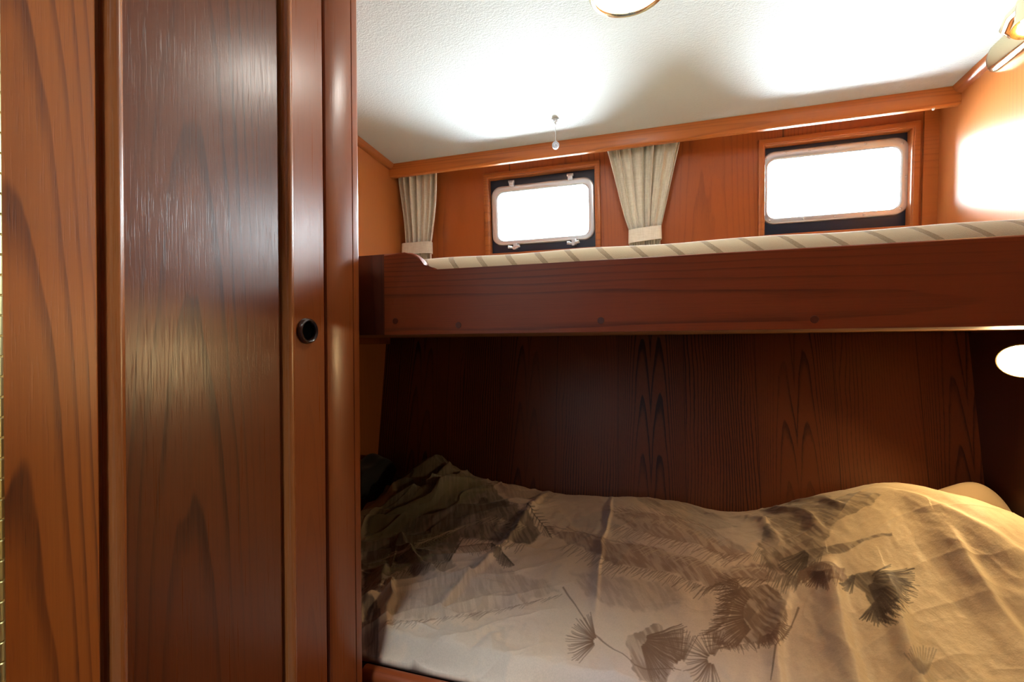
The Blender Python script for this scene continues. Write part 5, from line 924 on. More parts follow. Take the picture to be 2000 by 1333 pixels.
 (1,0.70,0.0011,.121,.970,.095,.959),(1,0.70,0.0011,.124,.974,.104,.968),(1,0.70,0.0011,.125,.975,.107,.969),(1,0.70,0.0011,.126,.975,.111,.974),
 (1,0.70,0.0011,.127,.975,.112,.971),(1,0.70,0.0011,.130,.980,.103,.965),(1,0.70,0.0011,.131,.980,.116,.979),(1,0.70,0.0011,.132,.980,.115,.975),
 (1,0.70,0.0011,.133,.981,.105,.979),(1,0.70,0.0011,.135,.985,.105,.969),(1,0.70,0.0011,.137,.985,.105,.975),(1,0.70,0.0011,.138,.986,.111,.984),
 (1,0.70,0.0011,.140,.990,.115,.986),(1,0.70,0.0011,.140,.990,.109,.987),(1,0.70,0.0011,.142,.994,.121,.991),(1,0.70,0.0011,.142,.994,.119,.987),
 (1,0.70,0.0011,.143,.998,.118,.993),(1,0.70,0.0011,.144,1.001,.124,.999),(1,0.70,0.0011,.145,1.001,.111,.984),(1,0.70,0.0011,.146,1.005,.126,1.002),
 (1,0.70,0.0011,.146,1.005,.120,1.004),(1,0.70,0.0011,.148,1.009,.117,1.007),(1,0.70,0.0011,.148,1.009,.124,1.005),(1,0.70,0.0011,.149,1.013,.115,.996),
 (1,0.70,0.0011,.150,1.013,.119,1.000),(1,0.70,0.0011,.151,1.017,.135,1.012),(1,0.70,0.0011,.152,1.017,.131,1.008),(1,0.70,0.0011,.153,1.021,.121,1.008),
 (1,0.70,0.0011,.154,1.025,.120,1.014),(1,0.70,0.0011,.155,1.025,.138,1.016),(1,0.70,0.0011,.155,1.025,.138,1.020),(1,0.70,0.0011,.157,1.029,.123,1.029),
 (1,0.70,0.0011,.159,1.033,.124,1.012),(1,0.70,0.0011,.160,1.034,.139,1.031),(1,0.70,0.0011,.162,1.038,.131,1.031),(1,0.70,0.0011,.163,1.038,.136,1.023),
 (1,0.70,0.0011,.164,1.038,.145,1.036),(1,0.70,0.0011,.166,1.042,.143,1.032),(1,0.70,0.0011,.168,1.046,.140,1.045),(1,0.70,0.0011,.169,1.047,.139,1.041),
 (1,0.70,0.0011,.171,1.051,.138,1.041),(1,0.70,0.0011,.172,1.051,.154,1.045),(1,0.70,0.0011,.173,1.051,.145,1.046),(1,0.70,0.0011,.175,1.055,.142,1.052),
 (1,0.70,0.0011,.176,1.056,.161,1.054),(1,0.70,0.0011,.178,1.060,.152,1.048),(1,0.70,0.0011,.179,1.060,.163,1.055),(1,0.70,0.0011,.116,.944,.120,.921),
 (1,0.70,0.0011,.118,.945,.122,.936),(1,0.70,0.0011,.120,.942,.122,.926),(1,0.70,0.0011,.123,.943,.129,.931),(1,0.70,0.0011,.125,.944,.128,.934),
 (1,0.70,0.0011,.127,.941,.134,.929),(1,0.70,0.0011,.129,.942,.136,.933),(1,0.70,0.0011,.132,.942,.137,.930),(1,0.70,0.0011,.133,.943,.136,.926),
 (1,0.70,0.0011,.136,.944,.144,.926),(1,0.70,0.0011,.138,.941,.142,.932),(1,0.70,0.0011,.139,.941,.146,.930),(1,0.70,0.0011,.143,.942,.149,.934),
 (1,0.70,0.0011,.144,.943,.146,.933),(1,0.70,0.0011,.148,.944,.149,.931),(1,0.70,0.0011,.149,.944,.150,.924),(1,0.70,0.0011,.152,.945,.152,.931),
 (1,0.70,0.0011,.153,.942,.161,.934),(1,0.70,0.0011,.155,.943,.156,.933),(1,0.70,0.0011,.157,.943,.158,.923),(1,0.70,0.0011,.161,.944,.164,.935),
 (1,0.70,0.0011,.164,.945,.167,.932),(1,0.70,0.0011,.167,.946,.169,.937),(1,0.70,0.0011,.169,.947,.179,.933),(1,0.70,0.0011,.174,.948,.181,.937),
 (1,0.70,0.0011,.176,.949,.180,.937),(1,0.70,0.0011,.179,.950,.181,.930),(1,0.70,0.0011,.183,.951,.187,.942),(1,0.70,0.0011,.186,.952,.187,.939),
 (1,0.70,0.0011,.190,.953,.198,.942),(1,0.70,0.0011,.193,.954,.198,.938),(1,0.70,0.0011,.196,.955,.199,.946),(1,0.70,0.0011,.199,.956,.202,.936),
 (1,0.70,0.0011,.203,.957,.207,.945),(1,0.70,0.0011,.205,.958,.205,.944),(1,0.70,0.0011,.208,.959,.210,.949),(1,0.70,0.0011,.210,.956,.211,.943),
 (1,0.70,0.0011,.215,.957,.222,.942),(1,0.70,0.0011,.217,.958,.220,.945),(1,0.70,0.0011,.221,.959,.222,.949),(1,0.70,0.0011,.223,.960,.228,.954),
 (1,0.70,0.0011,.225,.964,.232,.959),(1,0.70,0.0011,.225,.964,.231,.956),(1,0.70,0.0011,.227,.968,.233,.963),(1,0.70,0.0011,.227,.968,.233,.967),
 (1,0.70,0.0011,.229,.972,.235,.964),(1,0.70,0.0011,.230,.972,.234,.970),(1,0.70,0.0011,.231,.976,.237,.971),(1,0.70,0.0011,.232,.976,.238,.975),
 (1,0.70,0.0011,.233,.980,.235,.970),(1,0.70,0.0011,.234,.980,.239,.979),(1,0.70,0.0011,.236,.984,.241,.979),(1,0.70,0.0011,.237,.988,.243,.987),
 (1,0.70,0.0011,.237,.988,.240,.986),(1,0.70,0.0011,.239,.992,.246,.991),(1,0.70,0.0011,.241,.996,.246,.988),(1,0.70,0.0011,.241,.997,.246,.994),
 (1,0.70,0.0011,.243,1.000,.244,.994),(1,0.70,0.0011,.243,1.001,.249,.999),(1,0.70,0.0011,.245,1.005,.246,.998),(0,0.70,0.0011,.448,1.084,.465,1.082),
 (0,0.70,0.0011,.450,1.084,.469,1.087),(0,0.70,0.0011,.452,1.085,.472,1.084),(0,0.70,0.0011,.454,1.086,.478,1.086),(0,0.70,0.0011,.455,1.086,.473,1.088),
 (0,0.70,0.0011,.458,1.087,.482,1.080),(0,0.70,0.0011,.460,1.087,.483,1.081),(0,0.70,0.0011,.462,1.088,.482,1.077),(0,0.70,0.0011,.463,1.088,.481,1.087),
 (0,0.70,0.0011,.464,1.085,.472,1.081),(0,0.70,0.0011,.465,1.086,.479,1.073),(0,0.70,0.0011,.467,1.086,.487,1.082),(0,0.70,0.0011,.470,1.087,.477,1.079),
 (0,0.70,0.0011,.471,1.087,.483,1.074),(0,0.70,0.0011,.472,1.084,.484,1.081),(0,0.70,0.0011,.472,1.084,.483,1.077),(0,0.70,0.0011,.470,1.080,.496,1.078),
 (0,0.70,0.0011,.470,1.080,.483,1.081),(0,0.70,0.0011,.469,1.080,.489,1.069),(0,0.70,0.0011,.467,1.076,.487,1.072),(0,0.70,0.0011,.466,1.076,.481,1.073),
 (0,0.70,0.0011,.463,1.071,.484,1.060),(0,0.70,0.0011,.463,1.071,.485,1.064),(0,0.70,0.0011,.460,1.067,.481,1.066),(0,0.70,0.0011,.458,1.063,.481,1.056),
 (0,0.70,0.0011,.456,1.059,.470,1.059),(0,0.70,0.0011,.452,1.051,.468,1.052),(0,0.70,0.0011,.450,1.046,.465,1.055),(0,0.70,0.0011,.447,1.042,.462,1.047),
 (0,0.70,0.0011,.447,1.042,.470,1.053),(0,0.70,0.0011,.444,1.038,.461,1.043),(0,0.70,0.0011,.443,1.037,.465,1.048),(0,0.70,0.0011,.439,1.033,.471,1.046),
 (0,0.70,0.0011,.439,1.033,.460,1.036),(0,0.70,0.0011,.438,1.032,.458,1.042),(0,0.70,0.0011,.436,1.032,.453,1.030),(0,0.70,0.0011,.435,1.032,.446,1.021),
 (0,0.70,0.0011,.433,1.031,.452,1.020),(0,0.70,0.0011,.431,1.027,.455,1.031),(0,0.70,0.0011,.429,1.026,.439,1.019),(0,0.70,0.0011,.428,1.026,.442,1.017),
 (0,0.70,0.0011,.427,1.026,.436,1.018),(0,0.70,0.0011,.426,1.025,.431,1.010),(0,0.70,0.0011,.425,1.025,.439,1.009),(0,0.70,0.0011,.422,1.021,.444,1.014),
 (0,0.70,0.0011,.420,1.020,.434,1.000),(0,0.70,0.0011,.419,1.020,.442,1.013),(0,0.70,0.0011,.418,1.019,.424,1.008),(0,0.70,0.0011,.416,1.019,.431,1.003),
 (0,0.70,0.0011,.415,1.019,.430,1.003),(0,0.70,0.0011,.414,1.018,.428,.999),(0,0.70,0.0011,.411,1.014,.422,.990),(0,0.70,0.0011,.410,1.014,.424,.991),
 (0,0.70,0.0011,.408,1.013,.419,.996),(0,0.70,0.0011,.408,1.013,.419,.989),(0,0.70,0.0011,.406,1.012,.422,.993),(0,0.70,0.0011,.405,1.012,.413,.991),
 (0,0.70,0.0011,.402,1.008,.411,1.000),(0,0.70,0.0011,.401,1.007,.417,.992),(0,0.70,0.0011,.400,1.007,.407,.992),(1,0.80,0.0016,.191,1.043,.170,1.081),
 (1,0.80,0.0016,.190,1.043,.165,1.083),(1,0.80,0.0016,.189,1.042,.167,1.073),(1,0.80,0.0016,.187,1.039,.158,1.081),(1,0.80,0.0016,.186,1.038,.153,1.080),
 (1,0.80,0.0016,.185,1.038,.151,1.076),(1,0.80,0.0016,.185,1.038,.153,1.069),(1,0.80,0.0016,.183,1.034,.148,1.071),(1,0.80,0.0016,.183,1.034,.156,1.056),
 (1,0.80,0.0016,.182,1.033,.144,1.063),(1,0.80,0.0016,.181,1.033,.142,1.059),(1,0.80,0.0016,.180,1.029,.145,1.053),(1,0.80,0.0016,.179,1.029,.145,1.053),
 (1,0.80,0.0016,.179,1.029,.147,1.047),(1,0.80,0.0016,.178,1.029,.145,1.046),(1,0.80,0.0016,.177,1.025,.138,1.044),(1,0.80,0.0016,.177,1.025,.129,1.045),
 (1,0.80,0.0016,.176,1.025,.140,1.034),(1,0.80,0.0016,.175,1.021,.124,1.036),(1,0.80,0.0016,.175,1.021,.127,1.034),(1,0.80,0.0016,.174,1.021,.138,1.023),
 (1,0.80,0.0016,.174,1.021,.137,1.023),(1,0.80,0.0016,.173,1.017,.123,1.022),(1,0.80,0.0016,.173,1.017,.135,1.019),(1,0.80,0.0016,.173,1.017,.126,1.016),
 (1,0.80,0.0016,.172,1.013,.125,1.013),(1,0.80,0.0016,.172,1.013,.123,1.012),(1,0.80,0.0016,.171,1.009,.119,1.007),(1,0.80,0.0016,.171,1.009,.130,1.004),
 (1,0.80,0.0016,.171,1.009,.117,1.000),(1,0.80,0.0016,.170,1.006,.116,1.000),(1,0.80,0.0016,.170,1.006,.123,.998),(1,0.80,0.0016,.170,1.002,.116,.989),
 (1,0.80,0.0016,.170,1.002,.132,.991),(1,0.80,0.0016,.170,1.002,.129,.990),(1,0.80,0.0016,.170,.999,.116,.982),(1,0.80,0.0016,.170,.999,.130,.983),
 (1,0.80,0.0016,.170,.999,.120,.977),(1,0.80,0.0016,.170,.999,.127,.979),(1,0.80,0.0016,.170,.995,.132,.977),(1,0.80,0.0016,.170,.995,.117,.969),
 (1,0.80,0.0016,.170,.992,.129,.969),(1,0.80,0.0016,.171,.992,.118,.962),(1,0.80,0.0016,.171,.992,.133,.967),(1,0.80,0.0016,.171,.989,.134,.964),
 (1,0.80,0.0016,.172,.989,.132,.960),(1,0.80,0.0016,.172,.989,.128,.955),(1,0.80,0.0016,.172,.986,.134,.957),(1,0.80,0.0016,.173,.986,.123,.947),
 (1,0.80,0.0016,.173,.986,.125,.944),(1,0.80,0.0016,.173,.983,.141,.952),(1,0.80,0.0016,.174,.983,.130,.942),(1,0.80,0.0016,.175,.983,.136,.944),
 (1,0.80,0.0016,.176,.983,.132,.939),(1,0.80,0.0016,.176,.980,.134,.936),(1,0.80,0.0016,.176,.980,.136,.937),(1,0.80,0.0016,.177,.980,.138,.934),
 (1,0.80,0.0016,.177,.977,.141,.935),(1,0.80,0.0016,.178,.977,.148,.940),(1,0.80,0.0016,.179,.977,.147,.937),(1,0.80,0.0013,.194,.965,.184,.938),
 (1,0.80,0.0013,.195,.965,.186,.938),(1,0.80,0.0013,.196,.962,.191,.943),(1,0.80,0.0013,.197,.962,.193,.944),(1,0.80,0.0013,.198,.963,.194,.941),
 (1,0.80,0.0013,.200,.963,.197,.945),(1,0.80,0.0013,.200,.963,.198,.945),(1,0.80,0.0013,.202,.964,.200,.943),(1,0.80,0.0013,.204,.964,.203,.943),
 (1,0.80,0.0013,.205,.965,.204,.937),(1,0.80,0.0013,.206,.965,.206,.941),(1,0.80,0.0013,.207,.965,.208,.942),(1,0.80,0.0013,.208,.966,.210,.942),
 (1,0.80,0.0013,.209,.963,.213,.940),(1,0.80,0.0013,.210,.963,.214,.940),(1,0.80,0.0013,.211,.963,.216,.944),(1,0.80,0.0013,.213,.964,.221,.942),
 (1,0.80,0.0013,.214,.964,.221,.949),(1,0.80,0.0013,.215,.964,.221,.952),(1,0.80,0.0013,.216,.968,.222,.953),(1,0.80,0.0013,.217,.969,.230,.959),
 (1,0.80,0.0013,.218,.969,.232,.959),(1,0.80,0.0013,.219,.969,.235,.964),(1,0.80,0.0013,.220,.969,.237,.964),(1,0.80,0.0013,.222,.973,.234,.970),
 (1,0.80,0.0013,.222,.974,.241,.969),(1,0.80,0.0013,.223,.974,.243,.973),(1,0.80,0.0013,.224,.974,.245,.977),(1,0.80,0.0013,.225,.978,.240,.979),
 (1,0.80,0.0013,.226,.978,.247,.981),(1,0.80,0.0013,.226,.978,.241,.983),(1,0.80,0.0013,.227,.982,.245,.984),(1,0.80,0.0013,.228,.982,.249,.989),
 (1,0.80,0.0013,.228,.982,.247,.988),(0,0.85,0.0016,.409,1.068,.406,1.009),(0,0.85,0.0016,.410,1.069,.408,.999),(0,0.85,0.0016,.410,1.069,.411,1.007),
 (0,0.85,0.0016,.411,1.069,.411,1.011),(0,0.85,0.0016,.411,1.069,.413,1.015),(0,0.85,0.0016,.412,1.069,.415,1.012),(0,0.85,0.0016,.412,1.069,.419,1.009),
 (0,0.85,0.0016,.413,1.070,.421,1.003),(0,0.85,0.0016,.413,1.070,.422,1.007),(0,0.85,0.0016,.414,1.070,.424,1.001),(0,0.85,0.0016,.414,1.070,.425,1.011),
 (0,0.85,0.0016,.415,1.070,.427,1.019),(0,0.85,0.0016,.415,1.070,.429,1.016),(0,0.85,0.0016,.416,1.070,.433,1.014),(0,0.85,0.0016,.416,1.071,.436,1.015),
 (0,0.85,0.0016,.416,1.071,.437,1.015),(0,0.85,0.0016,.417,1.071,.444,1.021),(0,0.85,0.0016,.417,1.071,.439,1.026),(0,0.85,0.0016,.417,1.071,.447,1.025),
 (0,0.85,0.0016,.418,1.071,.443,1.031),(0,0.85,0.0016,.418,1.071,.450,1.033),(0,0.85,0.0016,.420,1.075,.448,1.036),(0,0.85,0.0016,.420,1.075,.460,1.046),
 (0,0.85,0.0016,.421,1.075,.466,1.048),(0,0.85,0.0016,.421,1.076,.467,1.055),(0,0.85,0.0016,.421,1.076,.468,1.055),(0,0.85,0.0016,.421,1.076,.466,1.062),
 (0,0.85,0.0016,.422,1.076,.470,1.063),(0,0.85,0.0016,.422,1.076,.464,1.065),(0,0.85,0.0016,.422,1.076,.472,1.067),(0,0.85,0.0016,.424,1.080,.475,1.071),
 (0,0.85,0.0016,.424,1.080,.473,1.074),(0,0.85,0.0016,.424,1.080,.485,1.074),(0,0.85,0.0016,.424,1.080,.481,1.077),(0,0.85,0.0016,.424,1.080,.486,1.082),
 (0,0.85,0.0016,.424,1.080,.478,1.083),(0,0.85,0.0016,.424,1.080,.492,1.087),(0,0.85,0.0016,.424,1.080,.479,1.086),(0,0.85,0.0016,.424,1.080,.493,1.091),
 (0,0.85,0.0016,.426,1.084,.496,1.095),(0,0.85,0.0016,.426,1.084,.497,1.099),(0,0.85,0.0016,.426,1.084,.488,1.099),(0,0.85,0.0016,.426,1.084,.494,1.101),
 (0,0.85,0.0016,.426,1.084,.501,1.107),(0,0.85,0.0016,.426,1.084,.500,1.107),(0,0.85,0.0016,.427,1.088,.488,1.106),(0,0.85,0.0016,.422,1.086,.462,1.109),
 (0,0.85,0.0016,.422,1.086,.464,1.113),(0,0.85,0.0016,.405,1.036,.370,1.008),(0,0.85,0.0016,.404,1.032,.374,1.010),(0,0.85,0.0016,.404,1.032,.374,1.006),
 (0,0.85,0.0016,.404,1.033,.379,1.008),(0,0.85,0.0016,.405,1.033,.380,1.004),(0,0.85,0.0016,.405,1.033,.381,1.005),(0,0.85,0.0016,.405,1.033,.385,1.006),
 (0,0.85,0.0016,.406,1.033,.387,1.003),(0,0.85,0.0016,.406,1.033,.390,1.004),(0,0.85,0.0016,.407,1.033,.389,.997),(0,0.85,0.0016,.407,1.033,.394,1.002),
 (0,0.85,0.0016,.408,1.034,.394,.995),(0,0.85,0.0016,.408,1.034,.398,1.000),(0,0.85,0.0016,.409,1.034,.402,1.004),(0,0.85,0.0016,.409,1.034,.404,1.002),
 (0,0.85,0.0016,.409,1.034,.407,.999),(0,0.85,0.0016,.410,1.034,.410,1.003),(0,0.85,0.0016,.410,1.034,.412,.997),(0,0.80,0.0016,.389,1.090,.355,1.059),
 (0,0.80,0.0016,.388,1.086,.355,1.059),(0,0.80,0.0016,.388,1.086,.359,1.060),(0,0.80,0.0016,.389,1.086,.362,1.061),(0,0.80,0.0016,.389,1.086,.358,1.053),
 (0,0.80,0.0016,.389,1.086,.362,1.054),(0,0.80,0.0016,.390,1.087,.365,1.055),(0,0.80,0.0016,.390,1.087,.368,1.056),(0,0.80,0.0016,.391,1.087,.371,1.053),
 (0,0.80,0.0016,.391,1.087,.375,1.055),(1,0.75,0.0016,-.022,.902,-.005,.835),(1,0.75,0.0016,-.021,.902,-.001,.830),(1,0.75,0.0016,-.021,.903,-.003,.843),
 (1,0.75,0.0016,-.020,.903,.002,.837),(1,0.75,0.0016,-.020,.903,.004,.841),(1,0.75,0.0016,-.020,.903,.002,.848),(1,0.75,0.0016,-.019,.903,.009,.839),
 (1,0.75,0.0016,-.019,.903,.009,.843),(1,0.75,0.0016,-.019,.907,.009,.850),(1,0.75,0.0016,-.019,.907,.009,.853),(1,0.75,0.0016,-.018,.907,.017,.845),
 (1,0.75,0.0016,-.018,.907,.019,.842),(1,0.75,0.0016,-.017,.907,.021,.847),(1,0.75,0.0016,-.017,.907,.022,.850),(1,0.75,0.0016,-.017,.907,.023,.851),
 (1,0.75,0.0016,-.016,.907,.019,.863),(1,0.75,0.0016,-.016,.907,.021,.860),(1,0.75,0.0016,-.016,.908,.022,.868),(1,0.75,0.0016,-.016,.908,.023,.868),
 (1,0.75,0.0016,-.015,.908,.034,.861),(1,0.75,0.0016,-.015,.908,.032,.864),(1,0.75,0.0016,-.015,.911,.030,.870),(1,0.75,0.0016,-.015,.911,.036,.868),
 (1,0.75,0.0016,-.014,.911,.033,.874),(1,0.75,0.0016,-.014,.912,.035,.878),(1,0.75,0.0016,-.014,.912,.039,.880),(1,0.75,0.0016,-.014,.912,.041,.880),
 (1,0.75,0.0016,-.013,.912,.040,.883),(1,0.75,0.0016,-.013,.912,.042,.884),(1,0.75,0.0016,-.013,.915,.042,.891),(1,0.75,0.0016,-.013,.915,.047,.892),
 (1,0.75,0.0016,-.013,.915,.039,.897),(1,0.75,0.0016,-.012,.915,.053,.898),(1,0.75,0.0016,-.012,.916,.049,.900),(1,0.75,0.0016,-.012,.916,.045,.905),
 (1,0.75,0.0016,-.012,.916,.055,.909),(1,0.75,0.0016,-.012,.919,.058,.910),(1,0.75,0.0016,-.012,.919,.059,.910),(1,0.75,0.0016,-.012,.919,.059,.913),
 (1,0.75,0.0016,-.012,.919,.045,.919),(1,0.75,0.0016,-.012,.919,.052,.918),(1,0.75,0.0016,-.012,.919,.056,.923),(1,0.75,0.0016,-.011,.919,.058,.927),
 (1,0.75,0.0016,-.011,.923,.061,.928),(1,0.75,0.0016,-.011,.923,.058,.930),(1,0.75,0.0016,-.011,.923,.060,.934),(1,0.75,0.0016,-.011,.923,.053,.935),
 (1,0.75,0.0016,-.011,.923,.062,.938),(1,0.75,0.0016,-.011,.923,.057,.940),(1,0.75,0.0016,-.011,.926,.054,.943),(1,0.75,0.0016,-.011,.926,.053,.946),
 (1,0.75,0.0016,-.011,.926,.063,.952),(1,0.75,0.0016,-.012,.926,.049,.948),(1,0.75,0.0016,-.012,.926,.058,.954),(1,0.75,0.0016,-.012,.926,.056,.957),
 (1,0.75,0.0016,-.012,.926,.057,.957),(1,0.75,0.0016,-.012,.926,.063,.963),(1,0.75,0.0016,-.012,.929,.056,.964),(1,0.75,0.0016,-.012,.929,.054,.967),
 (1,0.75,0.0016,-.012,.929,.052,.966),(1,0.70,0.0016,-.110,.906,-.127,.963),(1,0.70,0.0016,-.110,.906,-.126,.953),(1,0.70,0.0016,-.110,.906,-.131,.958),
 (1,0.70,0.0016,-.111,.906,-.134,.957),(1,0.70,0.0016,-.112,.906,-.137,.950),(1,0.70,0.0016,-.112,.906,-.140,.949),(1,0.70,0.0016,-.113,.905,-.144,.944),
 (1,0.70,0.0016,-.113,.905,-.147,.946),(1,0.70,0.0016,-.113,.902,-.155,.947),(1,0.70,0.0016,-.113,.902,-.150,.935),(1,0.70,0.0016,-.114,.902,-.150,.932),
 (1,0.70,0.0016,-.114,.902,-.157,.933),(1,0.70,0.0016,-.114,.902,-.155,.927),(1,0.70,0.0016,-.114,.901,-.160,.925),(1,0.70,0.0016,-.115,.901,-.159,.915),
 (1,0.70,0.0016,-.115,.898,-.159,.912),(1,0.70,0.0016,-.115,.898,-.157,.909),(1,0.70,0.0016,-.115,.898,-.168,.902),(1,0.70,0.0016,-.115,.898,-.165,.900),
 (1,0.70,0.0016,-.115,.898,-.167,.892),(1,0.70,0.0016,-.115,.895,-.166,.886),(1,0.70,0.0016,-.115,.895,-.154,.882),(1,0.70,0.0016,-.115,.895,-.160,.877),
 (1,0.70,0.0016,-.115,.895,-.158,.874),(1,0.70,0.0016,-.114,.895,-.158,.867),(1,0.70,0.0016,-.114,.895,-.155,.865),(1,0.70,0.0016,-.114,.891,-.156,.854),
 (1,0.70,0.0016,-.114,.891,-.148,.860),(1,0.70,0.0016,-.113,.892,-.145,.854),(1,0.70,0.0016,-.113,.892,-.147,.847),(1,0.70,0.0016,-.113,.892,-.146,.840),
 (1,0.70,0.0016,-.112,.892,-.139,.842),(1,0.70,0.0016,-.112,.892,-.136,.843),(1,0.70,0.0016,-.111,.889,-.132,.838),(1,0.60,0.0016,.052,.890,.082,.948),
 (1,0.60,0.0016,.052,.894,.076,.946),(1,0.60,0.0016,.051,.894,.073,.945),(1,0.60,0.0016,.051,.893,.068,.944),(1,0.60,0.0016,.050,.893,.068,.954),
 (1,0.60,0.0016,.050,.893,.064,.946),(1,0.60,0.0016,.049,.893,.063,.956),(1,0.60,0.0016,.048,.893,.056,.954),(1,0.60,0.0016,.048,.893,.055,.957),
 (1,0.60,0.0016,.048,.893,.051,.955),(1,0.60,0.0016,.047,.892,.046,.947),(1,0.60,0.0016,.046,.889,.043,.946),(1,0.60,0.0016,.046,.889,.039,.952),
 (1,0.60,0.0016,.045,.888,.036,.944),(1,0.60,0.0016,.045,.888,.032,.939),(1,0.60,0.0016,.044,.888,.027,.945),(1,0.60,0.0016,.043,.888,.027,.931),
 (1,0.60,0.0016,.043,.888,.021,.943),(1,0.60,0.0016,.043,.888,.017,.938),(1,0.60,0.0016,.042,.887,.013,.937),(1,0.60,0.0016,.042,.887,.010,.933),
 (1,0.60,0.0016,.041,.887,.012,.920),(1,0.60,0.0016,.041,.887,.008,.918),(1,0.60,0.0016,.040,.883,.005,.917),(1,0.60,0.0016,.040,.883,.005,.907),
 (1,0.60,0.0016,.040,.883,.001,.906),(1,0.60,0.0016,.040,.883,-.004,.904),(1,0.60,0.0016,.039,.883,-.003,.901),(1,0.60,0.0016,.039,.883,-.005,.894),
 (1,0.60,0.0016,.039,.879,-.003,.891),(1,0.70,0.0016,.106,.910,.131,.956),(1,0.70,0.0016,.106,.914,.130,.962),(1,0.70,0.0016,.105,.914,.125,.964),
 (1,0.70,0.0016,.104,.913,.118,.966),(1,0.70,0.0016,.103,.913,.111,.957),(1,0.70,0.0016,.102,.912,.103,.961),(1,0.70,0.0016,.101,.912,.099,.957),
 (1,0.70,0.0016,.099,.912,.091,.954),(1,0.70,0.0016,.099,.912,.088,.946),(1,0.70,0.0016,.097,.908,.077,.946),(1,0.70,0.0016,.096,.907,.075,.939),
 (1,0.70,0.0016,.095,.907,.071,.938),(1,0.70,0.0016,.095,.907,.065,.929),(1,0.70,0.0016,.094,.907,.062,.924),(1,0.70,0.0016,.093,.903,.058,.916),
 (1,0.70,0.0016,.093,.903,.058,.913),(1,0.70,0.0016,.093,.903,.055,.905),(1,0.70,0.0016,.092,.899,.054,.895),(1,0.70,0.0016,.092,.899,.056,.888),
 (1,0.70,0.0016,.092,.896,.058,.885),(1,0.70,0.0016,.092,.896,.050,.866),(1,0.70,0.0016,.093,.896,.056,.868),(1,0.70,0.0016,.093,.893,.062,.863),
 (1,0.70,0.0016,.093,.893,.061,.852),(1,0.70,0.0016,.094,.890,.065,.843),(1,0.70,0.0016,.094,.890,.069,.847),(1,0.70,0.0016,.095,.890,.070,.841),
 (1,0.70,0.0016,.096,.890,.075,.836),(1,0.70,0.0016,.097,.891,.084,.849),(1,0.70,0.0016,.098,.891,.087,.839),(1,0.70,0.0016,.100,.888,.095,.845),
 (1,0.70,0.0016,.100,.888,.097,.839),(1,0.70,0.0016,.101,.888,.104,.844),(1,0.70,0.0016,.102,.889,.109,.849),(1,0.80,0.0020,-.197,1.028,-.114,.915),
 (1,0.80,0.0020,-.114,.915,-.033,.857),(1,0.70,0.0020,-.033,.857,.046,.868),(3,0.50,0.0016,.424,.915,.471,.974),(3,0.50,0.0016,.424,.915,.468,.976),
 (3,0.50,0.0016,.423,.914,.462,.975),(3,0.50,0.0016,.423,.914,.456,.973),(3,0.50,0.0016,.422,.914,.453,.975),(3,0.50,0.0016,.422,.914,.446,.970),
 (3,0.50,0.0016,.421,.914,.439,.964),(3,0.50,0.0016,.421,.914,.431,.958),(3,0.50,0.0016,.421,.914,.425,.953),(3,0.50,0.0016,.420,.914,.421,.948),
 (3,0.50,0.0016,.420,.913,.417,.943),(3,0.50,0.0016,.419,.913,.412,.945),(1,0.80,0.0018,.274,1.024,.252,.989),(1,0.80,0.0018,.252,.989,.214,.940),
 (1,0.80,0.0018,.214,.940,.191,.874)]


